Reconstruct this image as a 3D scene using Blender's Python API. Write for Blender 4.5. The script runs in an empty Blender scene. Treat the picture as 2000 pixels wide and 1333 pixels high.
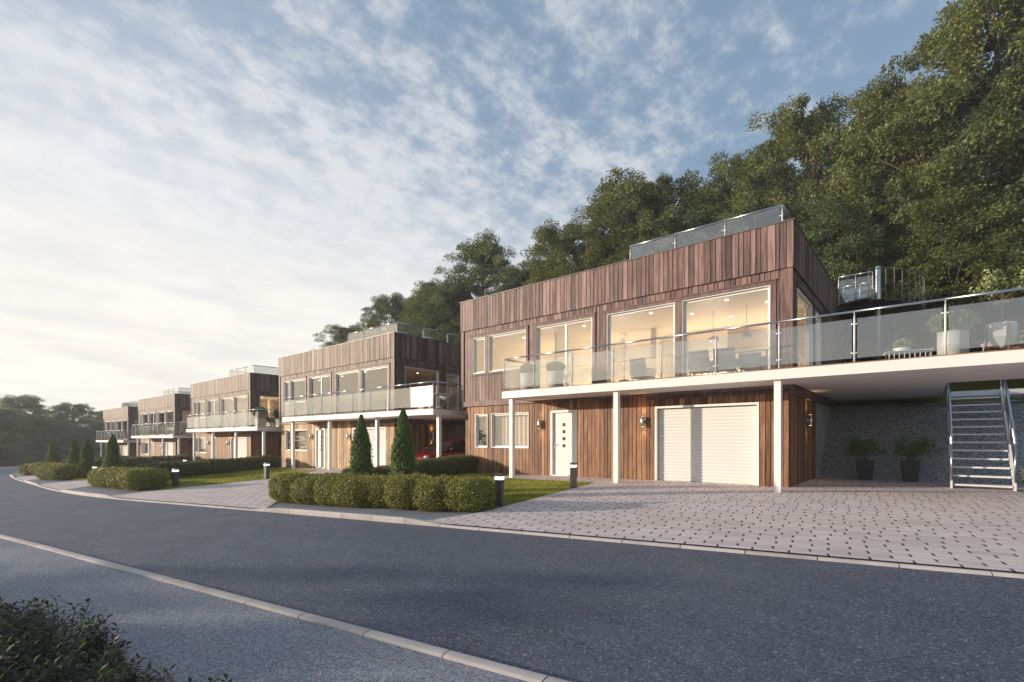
import bpy, bmesh, math, random
import numpy as np
from mathutils import Vector, Matrix
R = math.radians
scene = bpy.context.scene
COL = scene.collection

# ------------------------------------------------------------------ camera, sky, sun, exposure
cam_d = bpy.data.cameras.new('camera'); cam = bpy.data.objects.new('camera', cam_d); COL.objects.link(cam)
cam.location = (2.752, -14.407, 1.25); cam.rotation_euler = (R(90), 0, R(39.91))
cam_d.sensor_width = 36; cam_d.lens = 17.5; cam_d.shift_y = 0.09625
cam_d.clip_start = 0.05; cam_d.clip_end = 2000
scene.camera = cam
scene.render.resolution_x = 1024; scene.render.resolution_y = 682

SUN_EL = R(9.5); SUN_AZ = math.atan2(-.78, -.62)
sd = bpy.data.lights.new('sun', 'SUN'); sun = bpy.data.objects.new('sun', sd); COL.objects.link(sun)
sd.energy = 4.2; sd.angle = R(0.6); sd.color = (1.0, .85, .66)
sun.rotation_euler = Vector((-math.sin(SUN_AZ) * math.cos(SUN_EL), -math.cos(SUN_AZ) * math.cos(SUN_EL), -math.sin(SUN_EL))).to_track_quat('-Z', 'Y').to_euler()
scene.view_settings.view_transform = 'Standard'; scene.view_settings.look = 'None'
scene.view_settings.exposure = 0.55; scene.view_settings.gamma = 1
try:
    scene.cycles.max_bounces = 7; scene.cycles.transparent_max_bounces = 24
    scene.cycles.caustics_reflective = False; scene.cycles.caustics_refractive = False
    scene.cycles.sample_clamp_indirect = 4
except Exception: pass

class NT:
    """small helper to write node trees"""
    def __init__(s, tree): s.t = tree; s.n = tree.nodes; s.l = tree.links
    def new(s, typ, **kw):
        nd = s.n.new(typ)
        for k, v in kw.items(): setattr(nd, k, v)
        return nd
    def put(s, sock, v):
        if hasattr(v, 'is_linked') or isinstance(v, bpy.types.NodeSocket): s.l.new(v, sock)
        else: sock.default_value = v
    def math(s, op, a, b=None, c=None, clamp=False):
        nd = s.new('ShaderNodeMath', operation=op, use_clamp=clamp)
        for i, v in enumerate((a, b, c)):
            if v is not None: s.put(nd.inputs[i], v)
        return nd.outputs[0]
    def vmath(s, op, a, b=None):
        nd = s.new('ShaderNodeVectorMath', operation=op); s.put(nd.inputs[0], a)
        if b is not None: s.put(nd.inputs[1], b)
        return nd.outputs['Value'] if op in ('DOT_PRODUCT', 'LENGTH') else nd.outputs[0]
    def mix(s, f, a, b, blend='MIX'):
        nd = s.new('ShaderNodeMix', data_type='RGBA', blend_type=blend)
        s.put(nd.inputs[0], f); s.put(nd.inputs[6], a); s.put(nd.inputs[7], b); return nd.outputs[2]
    def noise(s, vec, scale, detail=4, rough=.55, dist=0.0):
        nd = s.new('ShaderNodeTexNoise'); s.put(nd.inputs['Vector'], vec); nd.inputs['Scale'].default_value = scale
        nd.inputs['Detail'].default_value = detail; nd.inputs['Roughness'].default_value = rough; nd.inputs['Distortion'].default_value = dist
        return nd.outputs[0]
    def smooth(s, v, lo, hi, a=0.0, b=1.0):
        nd = s.new('ShaderNodeMapRange', interpolation_type='SMOOTHSTEP'); s.put(nd.inputs[0], v)
        for i, q in enumerate((lo, hi, a, b)): s.put(nd.inputs[i + 1], q)
        return nd.outputs[0]
    def scale(s, vec, sc, rot=0.0):
        nd = s.new('ShaderNodeMapping'); s.put(nd.inputs[0], vec); nd.inputs['Scale'].default_value = sc; nd.inputs['Rotation'].default_value = (0, 0, rot)
        return nd.outputs[0]
    def attr(s, name):
        return s.new('ShaderNodeAttribute', attribute_name=name).outputs['Fac']
    def ramp(s, f, stops):
        nd = s.new('ShaderNodeValToRGB'); s.put(nd.inputs[0], f); e = nd.color_ramp.elements
        while len(e) < len(stops): e.new(.5)
        for i, (p, c) in enumerate(stops): e[i].position = p; e[i].color = tuple(c) + ((1,) if len(c) == 3 else ())
        return nd.outputs[0]
    def bump(s, h, strength=.3, dist=.01):
        nd = s.new('ShaderNodeBump'); s.put(nd.inputs['Height'], h); nd.inputs['Strength'].default_value = strength; nd.inputs['Distance'].default_value = dist
        return nd.outputs[0]

def make_world():
    w = bpy.data.worlds.new('World'); scene.world = w; w.use_nodes = True
    N = NT(w.node_tree); N.n.clear()
    out = N.new('ShaderNodeOutputWorld')
    sky = N.new('ShaderNodeTexSky', sky_type='NISHITA', sun_disc=False)
    sky.sun_elevation = SUN_EL; sky.sun_rotation = SUN_AZ; sky.air_density = 1.0; sky.dust_density = 1.0; sky.ozone_density = 2.0
    b1 = N.new('ShaderNodeBackground'); N.l.new(sky.outputs[0], b1.inputs[0]); b1.inputs[1].default_value = .13
    d = N.new('ShaderNodeTexCoord').outputs['Generated']
    sep = N.new('ShaderNodeSeparateXYZ'); N.l.new(d, sep.inputs[0])
    z = N.math('MAXIMUM', sep.outputs[2], 0.0)
    zz = N.math('ADD', z, .16)
    cx = N.math('DIVIDE', sep.outputs[0], zz); cy = N.math('DIVIDE', sep.outputs[1], zz)
    cmb = N.new('ShaderNodeCombineXYZ'); N.l.new(cx, cmb.inputs[0]); N.l.new(cy, cmb.inputs[1])
    p = cmb.outputs[0]
    # side of the sky: towards the low sun the veil of high cloud is closed
    west = N.vmath('DOT_PRODUCT', d, (-1.0, .0, 0))
    low = N.smooth(z, .0, .62, 1, 0)
    ps = N.scale(p, (1.35, .62, 1), R(12))
    streak = N.noise(ps, 1.3, 6, .58, .25)
    mid = N.noise(N.scale(p, (1.25, .85, 1), R(12)), 4.2, 5, .6, .1)
    puff = N.noise(N.scale(p, (1.2, .95, 1), R(12)), 11.0, 6, .66)
    cover = N.math('ADD', N.math('MULTIPLY', west, .13), N.math('MULTIPLY', low, .07))
    m = N.math('ADD', N.math('ADD', N.math('MULTIPLY', streak, .50), N.math('MULTIPLY', mid, .52)), N.math('ADD', cover, N.math('MULTIPLY', N.math('SUBTRACT', puff, .5), N.smooth(z, .06, .34, 0, .62))))
    cloud = N.smooth(m, .49, .76)
    veil = N.smooth(N.math('ADD', N.math('MULTIPLY', west, .85), N.math('MULTIPLY', low, .70)), .40, 1.15, 0, .90)
    hor = N.smooth(z, .0, .34, .90, 0)
    veil = N.math('MAXIMUM', veil, N.math('MULTIPLY', hor, N.smooth(west, -1.0, .4, .88, 1)))
    f = N.math('SUBTRACT', 1.0, N.math('MULTIPLY', N.math('SUBTRACT', 1.0, N.math('MULTIPLY', cloud, .68)), N.math('SUBTRACT', 1.0, veil)))
    tex = N.noise(N.scale(p, (1.2, .55, 1), R(10)), 2.6, 7, .6, .5)
    ccol = N.mix(N.smooth(z, .0, .42), (.84, .775, .67, 1), (.645, .64, .64, 1))
    ccol = N.mix(N.smooth(tex, .35, .70, .0, .45), ccol, (.50, .51, .53, 1))
    sunglow = N.smooth(N.vmath('DOT_PRODUCT', d, (math.sin(SUN_AZ) * math.cos(SUN_EL), math.cos(SUN_AZ) * math.cos(SUN_EL), math.sin(SUN_EL))), .72, 1.0, 0, 1)
    ccol = N.mix(sunglow, ccol, (1.5, 1.28, .95, 1))
    # thin high haze that pales the blue everywhere
    f = N.math('MAXIMUM', f, 0.0)
    ccol = N.mix(f, (.235, .32, .425, 1), ccol)
    f = N.math('ADD', .50, N.math('MULTIPLY', f, .50))
    b2 = N.new('ShaderNodeBackground'); N.l.new(ccol, b2.inputs[0]); b2.inputs[1].default_value = 1.0
    mx = N.new('ShaderNodeMixShader'); N.l.new(f, mx.inputs[0]); N.l.new(b1.outputs[0], mx.inputs[1]); N.l.new(b2.outputs[0], mx.inputs[2])
    N.l.new(mx.outputs[0], out.inputs[0])
make_world()

# ------------------------------------------------------------------ materials
MATS = {}
def mat(name, fn=None, color=(.5, .5, .5), rough=.6, metal=0.0, spec=.5, emit=None, es=0.0):
    if name in MATS: return MATS[name]
    m = bpy.data.materials.new(name); m.use_nodes = True; MATS[name] = m
    N = NT(m.node_tree); b = N.n['Principled BSDF']
    b.inputs['Base Color'].default_value = tuple(color) + (1,); b.inputs['Roughness'].default_value = rough
    b.inputs['Metallic'].default_value = metal; b.inputs['Specular IOR Level'].default_value = spec
    if emit: b.inputs['Emission Color'].default_value = tuple(emit) + (1,); b.inputs['Emission Strength'].default_value = es
    if fn: fn(N, b)
    return m
def OBJ(N): return N.new('ShaderNodeTexCoord').outputs['Object']
def wood(dark, mid, light, varia=.55):
    def fn(N, b):
        o = OBJ(N); t = N.attr('tone')
        off = N.new('ShaderNodeCombineXYZ'); N.put(off.inputs[0], N.math('MULTIPLY', t, 37.0)); N.put(off.inputs[2], N.math('MULTIPLY', t, 91.0))
        p = N.vmath('ADD', o, off.outputs[0])
        g1 = N.noise(N.scale(p, (22, 22, 1.1)), 1.0, 6, .65, .6)
        g2 = N.noise(N.scale(p, (70, 70, 2.2)), 1.0, 3, .6, .3)
        blot = N.noise(N.scale(p, (3, 3, 1.2)), 1.0, 3, .5)
        f = N.math('ADD', N.math('ADD', N.math('MULTIPLY', N.math('SUBTRACT', g1, .5), 1.25), N.math('MULTIPLY', g2, .40)), N.math('ADD', .07, N.math('MULTIPLY', blot, .45)))
        f = N.math('ADD', f, N.math('MULTIPLY', N.math('SUBTRACT', t, .5), varia))
        c = N.ramp(f, [(.20, dark), (.5, mid), (.82, light)])
        inf = N.new('ShaderNodeObjectInfo').outputs['Color']
        c = N.mix(1.0, c, inf, 'MULTIPLY')
        N.l.new(c, b.inputs['Base Color'])
        b.inputs['Roughness'].default_value = .62
        N.l.new(N.bump(N.math('ADD', g1, N.math('MULTIPLY', g2, .6)), .35, .004), b.inputs['Normal'])
    return fn
M_UP = mat('weathered_cladding', wood((.048, .032, .029), (.155, .110, .100), (.32, .255, .235), .62))
M_LOW = mat('cedar_cladding', wood((.058, .027, .014), (.205, .104, .056), (.42, .255, .15), .70))
M_DECK = mat('deck_boards', wood((.10, .06, .04), (.22, .13, .085), (.32, .2, .13), .3))
M_BACK = mat('shadow_gap', color=(.035, .024, .02), rough=.9)
def paint(c, dirt=.10, sc=2.2):
    def fn(N, b):
        o = OBJ(N); n = N.noise(o, sc, 5, .6); st = N.noise(N.scale(o, (9, 9, .5)), 1.0, 4, .7)
        n = N.math('ADD', N.math('MULTIPLY', n, .55), N.math('MULTIPLY', st, .45))
        N.l.new(N.mix(N.smooth(n, .35, .75, 0, dirt), tuple(c) + (1,), tuple(q * .6 for q in c) + (1,)), b.inputs['Base Color'])
        N.l.new(N.smooth(n, .3, .7, .38, .55), b.inputs['Roughness'])
    return fn
M_WHITE = mat('white_paint', paint((.80, .78, .76)))
M_FASCIA = mat('pale_render', paint((.76, .72, .71), .18, 1.1))
M_FRAME = mat('white_frame', paint((.80, .78, .76), .04))
M_DOOR = mat('white_door', paint((.74, .725, .71), .08))
M_STEEL = mat('brushed_steel', color=(.55, .57, .60), rough=.28, metal=1.0)
M_STEELW = mat('pale_steel', paint((.66, .66, .68), .1))
M_DARKM = mat('dark_metal', paint((.075, .062, .058), .3, 6))
M_BARS = mat('grey_bars', color=(.19, .175, .17), rough=.45, metal=.4)
M_COPING = mat('coping_metal', paint((.13, .11, .11), .3, 4))
M_ROOF = mat('roof_membrane', paint((.16, .16, .17), .4, 3))
M_CREAM = mat('cream_plaster', paint((.80, .69, .52), .08, 1.0))
M_CEIL = mat('ceiling_plaster', paint((.84, .72, .53), .05, 1.0))
M_FLOORIN = mat('oak_floor', wood((.2, .12, .07), (.35, .23, .13), (.45, .3, .18), .3))
M_CURT = mat('linen_curtain', paint((.62, .50, .38), .2, 5), rough=.9)
M_GREYF = mat('grey_fabric', paint((.20, .18, .19), .3, 8), rough=.9)
M_CHAIRB = mat('brown_leather', paint((.16, .07, .045), .3, 8))
M_BLACK = mat('black_rubber', color=(.015, .015, .016), rough=.7)
M_POT = mat('white_ceramic', paint((.80, .79, .78), .06, 3))
M_DPOT = mat('dark_planter', paint((.030, .027, .025), .4, 7), rough=.5)
M_SOIL = mat('soil', color=(.05, .035, .025), rough=.95)
M_BARK = mat('bark', lambda N, b: (N.l.new(N.ramp(N.noise(N.scale(OBJ(N), (7, 7, 1.6)), 1.0, 6, .7), [(.3, (.05, .035, .026)), (.7, (.17, .12, .09))]), b.inputs['Base Color'])), rough=.9)
M_SLIT = mat('door_glass_square', color=(.09, .08, .06), rough=.12)
M_LED = mat('lit_diffuser', color=(.9, .9, .85), emit=(1.0, .95, .86), es=.8)
M_GLOW = mat('lamp_lens', color=(.9, .8, .6), emit=(1.0, .62, .25), es=5.0)
M_SPOT = mat('downlight_lens', color=(.9, .85, .7), emit=(1.0, .86, .62), es=6.0)
M_RED = mat('red_car_paint', color=(.24, .008, .012), rough=.22, spec=.6)
M_CARGL = mat('car_glass', color=(.03, .03, .032), rough=.06, spec=.8)
M_LENS = mat('headlight_lens', color=(.75, .75, .78), rough=.08)

def glass(name, tint, ior, haze=0.0):
    m = bpy.data.materials.new(name); m.use_nodes = True; MATS[name] = m
    N = NT(m.node_tree); N.n.clear(); out = N.new('ShaderNodeOutputMaterial')
    tr = N.new('ShaderNodeBsdfTransparent'); tr.inputs[0].default_value = tuple(tint) + (1,)
    gl = N.new('ShaderNodeBsdfGlossy'); gl.inputs['Roughness'].default_value = .015
    geo = N.new('ShaderNodeNewGeometry'); cs = N.math('ABSOLUTE', N.vmath('DOT_PRODUCT', geo.outputs['Incoming'], geo.outputs['Normal']))
    sch = N.math('ADD', ior, N.math('MULTIPLY', 1 - ior, N.math('POWER', N.math('SUBTRACT', 1.0, cs), 5.0)))
    mx = N.new('ShaderNodeMixShader'); N.l.new(sch, mx.inputs[0]); N.l.new(tr.outputs[0], mx.inputs[1]); N.l.new(gl.outputs[0], mx.inputs[2])
    last = mx
    if haze:
        df = N.new('ShaderNodeBsdfDiffuse'); df.inputs[0].default_value = (.8, .8, .8, 1)
        m2 = N.new('ShaderNodeMixShader'); m2.inputs[0].default_value = haze
        N.l.new(mx.outputs[0], m2.inputs[1]); N.l.new(df.outputs[0], m2.inputs[2]); last = m2
    N.l.new(last.outputs[0], out.inputs[0]); return m
M_PANE = glass('window_glass', (.95, .95, .94), .13)
M_RAILG = glass('railing_glass', (.89, .91, .91), .14, .045)

def foliage(name, dark, mid, light, trans=.35, sat_patch=.35):
    m = bpy.data.materials.new(name); m.use_nodes = True; MATS[name] = m
    N = NT(m.node_tree); N.n.clear(); out = N.new('ShaderNodeOutputMaterial')
    t = N.attr('tone'); o = OBJ(N)
    f = N.math('ADD', t, N.math('MULTIPLY', N.math('SUBTRACT', N.noise(o, .9, 3), .5), sat_patch))
    c = N.ramp(f, [(.1, dark), (.55, mid), (.95, light)])
    d = N.new('ShaderNodeBsdfPrincipled'); N.l.new(c, d.inputs['Base Color']); d.inputs['Roughness'].default_value = .5; d.inputs['Specular IOR Level'].default_value = .35
    tl = N.new('ShaderNodeBsdfTranslucent'); N.l.new(N.mix(.5, c, (.16, .17, .02, 1)), tl.inputs[0])
    mx = N.new('ShaderNodeMixShader'); mx.inputs[0].default_value = trans
    N.l.new(d.outputs[0], mx.inputs[1]); N.l.new(tl.outputs[0], mx.inputs[2]); N.l.new(mx.outputs[0], out.inputs[0]); return m
M_TREE = foliage('tree_leaves', (.052, .075, .03), (.215, .25, .09), (.46, .44, .17), .38)
M_TREE2 = foliage('tree_leaves_cool', (.044, .07, .034), (.17, .225, .098), (.36, .39, .17), .36)
M_TREE3 = foliage('tree_leaves_warm', (.05, .07, .027), (.20, .23, .084), (.43, .41, .155), .38)
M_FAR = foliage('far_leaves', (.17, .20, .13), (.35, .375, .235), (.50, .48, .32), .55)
M_BOX = foliage('box_leaves', (.085, .09, .018), (.30, .285, .058), (.56, .49, .12), .2)
M_HEDGE = foliage('hedge_leaves', (.06, .072, .02), (.135, .15, .038), (.26, .25, .075), .22)
M_CYP = foliage('cypress_leaves', (.08, .125, .042), (.20, .28, .10), (.34, .42, .17), .25)
M_POTL = foliage('pot_leaves', (.07, .12, .035), (.17, .27, .085), (.32, .42, .16))
M_LIME = foliage('pale_leaves', (.14, .19, .06), (.32, .38, .14), (.52, .55, .25))
M_TOP = foliage('topiary_leaves', (.08, .15, .03), (.20, .34, .08), (.36, .50, .15))
M_SHRUB = foliage('shrub_leaves', (.018, .028, .016), (.055, .072, .042), (.22, .27, .05), .2, .1)
M_GRASS = foliage('grass_blades', (.20, .22, .035), (.44, .43, .07), (.66, .60, .14), .45)

def ground_mat(N, b):
    o = OBJ(N); n1 = N.noise(o, .35, 5, .6); n2 = N.noise(o, 14, 4, .7)
    c = N.ramp(N.math('ADD', N.math('MULTIPLY', n1, .6), N.math('MULTIPLY', n2, .45)), [(.3, (.07, .09, .018)), (.55, (.15, .165, .032)), (.8, (.25, .24, .055))])
    N.l.new(c, b.inputs['Base Color']); b.inputs['Roughness'].default_value = .95; b.inputs['Specular IOR Level'].default_value = .1
    N.l.new(N.bump(n2, .8, .04), b.inputs['Normal'])
M_GROUND = mat('turf', ground_mat)
def asphalt(dark, light, fine, tint, coarse=.8):
    def fn(N, b):
        o = OBJ(N)
        v = N.new('ShaderNodeTexVoronoi'); v.inputs['Scale'].default_value = fine; N.put(v.inputs['Vector'], o)
        stone = v.outputs['Color']; sp = N.new('ShaderNodeSeparateColor'); N.l.new(stone, sp.inputs[0])
        n1 = N.noise(o, 1.1, 6, .62, .4); n3 = N.noise(N.scale(o, (.55, 1.6, 1), R(-10)), 2.2, 5, .6)
        n2 = N.noise(o, fine * .55, 3, .7)
        f = N.math('ADD', N.math('ADD', N.math('MULTIPLY', sp.outputs[0], .48), N.math('MULTIPLY', n2, .25)), N.math('MULTIPLY', N.math('ADD', n1, n3), .38 * coarse))
        c = N.ramp(f, [(.40, dark), (.60, tuple((a + q) / 2 for a, q in zip(dark, light))), (.84, light)])
        fleck = N.smooth(sp.outputs[1], .90, .98)
        c = N.mix(N.math('MULTIPLY', fleck, .55), c, tint + (1,))
        N.l.new(c, b.inputs['Base Color'])
        N.l.new(N.smooth(n1, .3, .7, .55, .8), b.inputs['Roughness'])
        N.l.new(N.bump(N.math('ADD', v.outputs['Distance'], n2), .55, .006), b.inputs['Normal'])
    return fn
M_ROAD = mat('road_asphalt', asphalt((.021, .026, .042), (.105, .122, .172), 75, (.40, .41, .44)))
M_WALK = mat('footpath_asphalt', asphalt((.10, .108, .138), (.36, .375, .44), 95, (.45, .45, .47), .5))
def kerb_mat(N, b):
    o = OBJ(N); n = N.noise(o, 3, 6, .6); n2 = N.noise(o, 90, 3, .7); t = N.attr('tone')
    c = N.ramp(N.math('ADD', N.math('MULTIPLY', n, .5), N.math('ADD', N.math('MULTIPLY', n2, .3), N.math('MULTIPLY', t, .22))), [(.3, (.34, .305, .285)), (.55, (.50, .455, .43)), (.8, (.62, .57, .55))])
    N.l.new(c, b.inputs['Base Color']); b.inputs['Roughness'].default_value = .85; N.l.new(N.bump(n2, .4, .004), b.inputs['Normal'])
M_KERB = mat('kerb_concrete', kerb_mat)
def paver(name, ang, L=.42, H=.16):
    def fn(N, b):
        o = OBJ(N); sep = N.new('ShaderNodeSeparateXYZ'); N.l.new(N.scale(o, (1, 1, 1), -ang), sep.inputs[0])
        v = N.math('DIVIDE', sep.outputs[1], H); row = N.math('FLOOR', v); fv = N.math('FRACT', v)
        wn = N.new('ShaderNodeTexWhiteNoise', noise_dimensions='1D'); N.put(wn.inputs['W'], row)
        u = N.math('ADD', N.math('ADD', N.math('DIVIDE', sep.outputs[0], L), N.math('MULTIPLY', row, .46)), N.math('MULTIPLY', wn.outputs['Value'], .26))
        iu = N.math('FLOOR', u); fu = N.math('FRACT', u)
        cc = N.new('ShaderNodeCombineXYZ'); N.put(cc.inputs[0], iu); N.put(cc.inputs[1], row)
        w2 = N.new('ShaderNodeTexWhiteNoise', noise_dimensions='2D'); N.put(w2.inputs['Vector'], cc.outputs[0])
        du = N.math('MULTIPLY', N.math('MINIMUM', fu, N.math('SUBTRACT', 1.0, fu)), L)
        dv = N.math('MULTIPLY', N.math('MINIMUM', fv, N.math('SUBTRACT', 1.0, fv)), H)
        wob = N.math('MULTIPLY', N.math('SUBTRACT', N.noise(o, 22, 3), .5), .016)
        js = N.math('MULTIPLY', N.smooth(N.math('ADD', du, wob), .009, .019, 1, 0), N.smooth(dv, .006, .03))
        jl = N.math('MULTIPLY', N.smooth(N.math('ADD', dv, N.math('MULTIPLY', wob, .35)), .002, .007, 1, 0), .7)
        n = N.noise(o, 60, 4, .7); n0 = N.noise(o, .8, 4, .6)
        f = N.math('ADD', N.math('ADD', N.math('MULTIPLY', w2.outputs['Value'], .26), N.math('MULTIPLY', n, .42)), N.math('MULTIPLY', n0, .4))
        c = N.ramp(f, [(.22, (.46, .375, .355)), (.55, (.65, .545, .52)), (.88, (.79, .69, .65))])
        c = N.mix(jl, c, (.13, .11, .11, 1)); c = N.mix(js, c, (.03, .027, .032, 1))
        N.l.new(c, b.inputs['Base Color']); b.inputs['Roughness'].default_value = .8
        hgt = N.math('SUBTRACT', N.math('MULTIPLY', n, .12), N.math('MAXIMUM', js, jl))
        N.l.new(N.bump(hgt, .6, .012), b.inputs['Normal'])
    return mat(name, fn)
M_PAVE = paver('concrete_pavers', R(12.6)); M_PAVE2 = paver('driveway_pavers', R(7))
def conc(N, b):
    o = OBJ(N); n = N.noise(o, 1.4, 6, .65); n2 = N.noise(o, 30, 3, .6)
    N.l.new(N.ramp(N.math('ADD', N.math('MULTIPLY', n, .8), N.math('MULTIPLY', n2, .2)), [(.3, (.30, .30, .31)), (.7, (.46, .46, .46))]), b.inputs['Base Color']); b.inputs['Roughness'].default_value = .85
M_CONC = mat('cast_concrete', conc)
def gravel(N, b):
    o = OBJ(N); v = N.new('ShaderNodeTexVoronoi'); v.inputs['Scale'].default_value = 30; N.put(v.inputs['Vector'], o)
    v.inputs['Randomness'].default_value = 1
    sp = N.new('ShaderNodeSeparateColor'); N.l.new(v.outputs['Color'], sp.inputs[0])
    c = N.ramp(sp.outputs[0], [(.0, (.26, .27, .295)), (.5, (.52, .53, .56)), (.85, (.68, .69, .72)), (1, (.75, .76, .78))])
    edge = N.smooth(v.outputs['Distance'], .02, .045, 0, 1)
    c = N.mix(N.smooth(v.outputs['Distance'], .45, .9, 0, .8), c, (.08, .08, .085, 1))
    N.l.new(c, b.inputs['Base Color']); b.inputs['Roughness'].default_value = .8
    N.l.new(N.bump(N.math('SUBTRACT', 1.0, v.outputs['Distance']), 1.0, .05), b.inputs['Normal'])
M_GRAVEL = mat('crushed_stone', gravel)

# ------------------------------------------------------------------ mesh helpers
class MB:
    def __init__(s): s.v = []; s.f = []; s.t = []
    def add(s, vs, fs, tone=.5):
        b = len(s.v); s.v += [tuple(q) for q in vs]
        for f in fs: s.f.append(tuple(b + i for i in f)); s.t.append(tone)
        return s
    def box(s, x0, x1, y0, y1, z0, z1, tone=.5):
        return s.add([(x0, y0, z0), (x1, y0, z0), (x1, y1, z0), (x0, y1, z0), (x0, y0, z1), (x1, y0, z1), (x1, y1, z1), (x0, y1, z1)],
                     [(0, 3, 2, 1), (4, 5, 6, 7), (0, 1, 5, 4), (1, 2, 6, 5), (2, 3, 7, 6), (3, 0, 4, 7)], tone)
    def tube(s, p, q, r0, r1=None, n=8, cap=True, tone=.5):
        p = Vector(p); q = Vector(q); r1 = r0 if r1 is None else r1
        d = (q - p).normalized(); a = d.orthogonal().normalized(); c = d.cross(a)
        vs = []
        for o, r in ((p, r0), (q, r1)):
            for i in range(n):
                t = 2 * math.pi * i / n; vs.append(o + a * (r * math.cos(t)) + c * (r * math.sin(t)))
        fs = [(i, (i + 1) % n, n + (i + 1) % n, n + i) for i in range(n)]
        if cap: fs += [tuple(range(n - 1, -1, -1)), tuple(range(n, 2 * n))]
        return s.add(vs, fs, tone)
    def lathe(s, prof, c=(0, 0, 0), n=24, ang0=0.0, tone=.5):
        vs = []; fs = []
        for r, z in prof:
            for i in range(n):
                t = 2 * math.pi * i / n + ang0; vs.append((c[0] + r * math.cos(t), c[1] + r * math.sin(t), c[2] + z))
        m = len(prof)
        for j in range(m - 1):
            for i in range(n): fs.append((j * n + i, j * n + (i + 1) % n, (j + 1) * n + (i + 1) % n, (j + 1) * n + i))
        fs.append(tuple(range(n - 1, -1, -1))); fs.append(tuple((m - 1) * n + i for i in range(n)))
        return s.add(vs, fs, tone)
    def prism(s, poly, z0, z1, tone=.5):
        n = len(poly)
        return s.add([(x, y, z0) for x, y in poly] + [(x, y, z1) for x, y in poly],
                     [tuple(range(n - 1, -1, -1)), tuple(range(n, 2 * n))] + [(i, (i + 1) % n, n + (i + 1) % n, n + i) for i in range(n)], tone)
    def frame(s, x0, x1, z0, z1, w, y0, y1, axis='x', bottom=True):
        """ring of four bars in the plane of a wall"""
        bars = [(x0, x1, z1 - w, z1), (x0, x0 + w, z0 + (w if bottom else 0), z1 - w), (x1 - w, x1, z0 + (w if bottom else 0), z1 - w)]
        if bottom: bars.append((x0, x1, z0, z0 + w))
        for a, b, c, d in bars:
            if axis == 'x': s.box(a, b, y0, y1, c, d)
            else: s.box(y0, y1, a, b, c, d)
        return s
    def build(s, name, m, parent=None, smooth=False, bevel=0.0, loc=(0, 0, 0)):
        me = bpy.data.meshes.new(name); me.from_pydata(s.v, [], s.f)
        me.materials.append(m)
        at = me.attributes.new('tone', 'FLOAT', 'FACE'); at.data.foreach_set('value', s.t)
        if smooth:
            me.polygons.foreach_set('use_smooth', [len(f) < 5 for f in s.f])
        me.update()
        o = bpy.data.objects.new(name, me); COL.objects.link(o); o.location = loc
        if parent: o.parent = parent
        if bevel:
            bv = o.modifiers.new('bevel', 'BEVEL'); bv.width = bevel; bv.segments = 2; bv.limit_method = 'ANGLE'
        return o

def np_mesh(name, V, F, tone, m, parent=None, extra=None):
    """V (n,3) float, F (k,4) int quads -> one object"""
    me = bpy.data.meshes.new(name)
    if extra is not None:
        V2, F2, t2 = extra; F = np.vstack([F, F2 + len(V)]); V = np.vstack([V, V2]); tone = np.concatenate([tone, t2])
    k = len(F)
    me.vertices.add(len(V)); me.vertices.foreach_set('co', V.astype(np.float32).ravel())
    me.loops.add(k * 4); me.loops.foreach_set('vertex_index', F.astype(np.int32).ravel())
    me.polygons.add(k); me.polygons.foreach_set('loop_start', np.arange(0, 4 * k, 4, dtype=np.int32)); me.polygons.foreach_set('loop_total', np.full(k, 4, np.int32))
    me.materials.append(m); at = me.attributes.new('tone', 'FLOAT', 'FACE'); at.data.foreach_set('value', tone.astype(np.float32))
    me.update(calc_edges=True); me.validate()
    o = bpy.data.objects.new(name, me); COL.objects.link(o)
    if parent: o.parent = parent
    return o
def unit(a): return a / np.maximum(np.linalg.norm(a, axis=1, keepdims=True), 1e-9)
def leaf_quads(P, D, Nn, L, W):
    """rhombic leaves at P, pointing along D, facing Nn"""
    D = unit(D); S = unit(np.cross(D, Nn)); L = np.broadcast_to(np.asarray(L, float), (len(P),))[:, None]; W = np.broadcast_to(np.asarray(W, float), (len(P),))[:, None]
    V = np.stack([P - D * L * .5, P + S * W * .5 - D * L * .05, P + D * L * .5, P - S * W * .5 - D * L * .05], 1).reshape(-1, 3)
    return V, np.arange(len(P) * 4).reshape(-1, 4)

def tag(o, label=None, cat=None, group=None, kind=None):
    if label: o['label'] = label
    if cat: o['category'] = cat
    if group: o['group'] = group
    if kind: o['kind'] = kind
    return o
def empty(name, loc, rz=0.0, label=None, cat=None, group=None):
    o = bpy.data.objects.new(name, None); COL.objects.link(o); o.location = loc; o.rotation_euler = (0, 0, rz); o.empty_display_size = .2
    return tag(o, label, cat, group)
KIDS = {}
def children(o): return [c for c in bpy.data.objects if c.parent == o]
def copy_tree(o, parent=None):
    c = o.copy(); COL.objects.link(c); c.parent = parent
    for ch in children(o): copy_tree(ch, c)
    return c

# ------------------------------------------------------------------ terrain
def G(x, y):
    s = -x
    if s <= 0: a = 0.0
    elif s < 14.8: a = -.026 / 29.6 * s * s
    elif s < 110: a = -.026 * (s - 7.4)
    else: a = -.026 * 102.6
    q = -y
    if q <= 0: b = 0.0
    elif q < 2: b = -.03 / 4 * q * q
    elif q < 15: b = -.03 * (q - 1)
    else: b = -.42
    return a + b
def hill(x, y):
    t = min(1, max(0, (x + 78) / 30)); t = t * t * (3 - 2 * t)
    base = 2.42 + .02 * max(0, y - 7.2)
    up = .5 * max(0, min(y, 18) - 10)
    return G(x, 0) + base + up * (.25 + .75 * t) + .12 * math.sin(x * .9) * math.sin(y * .7 + x * .3) * min(1, max(0, y - 9.5))

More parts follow.
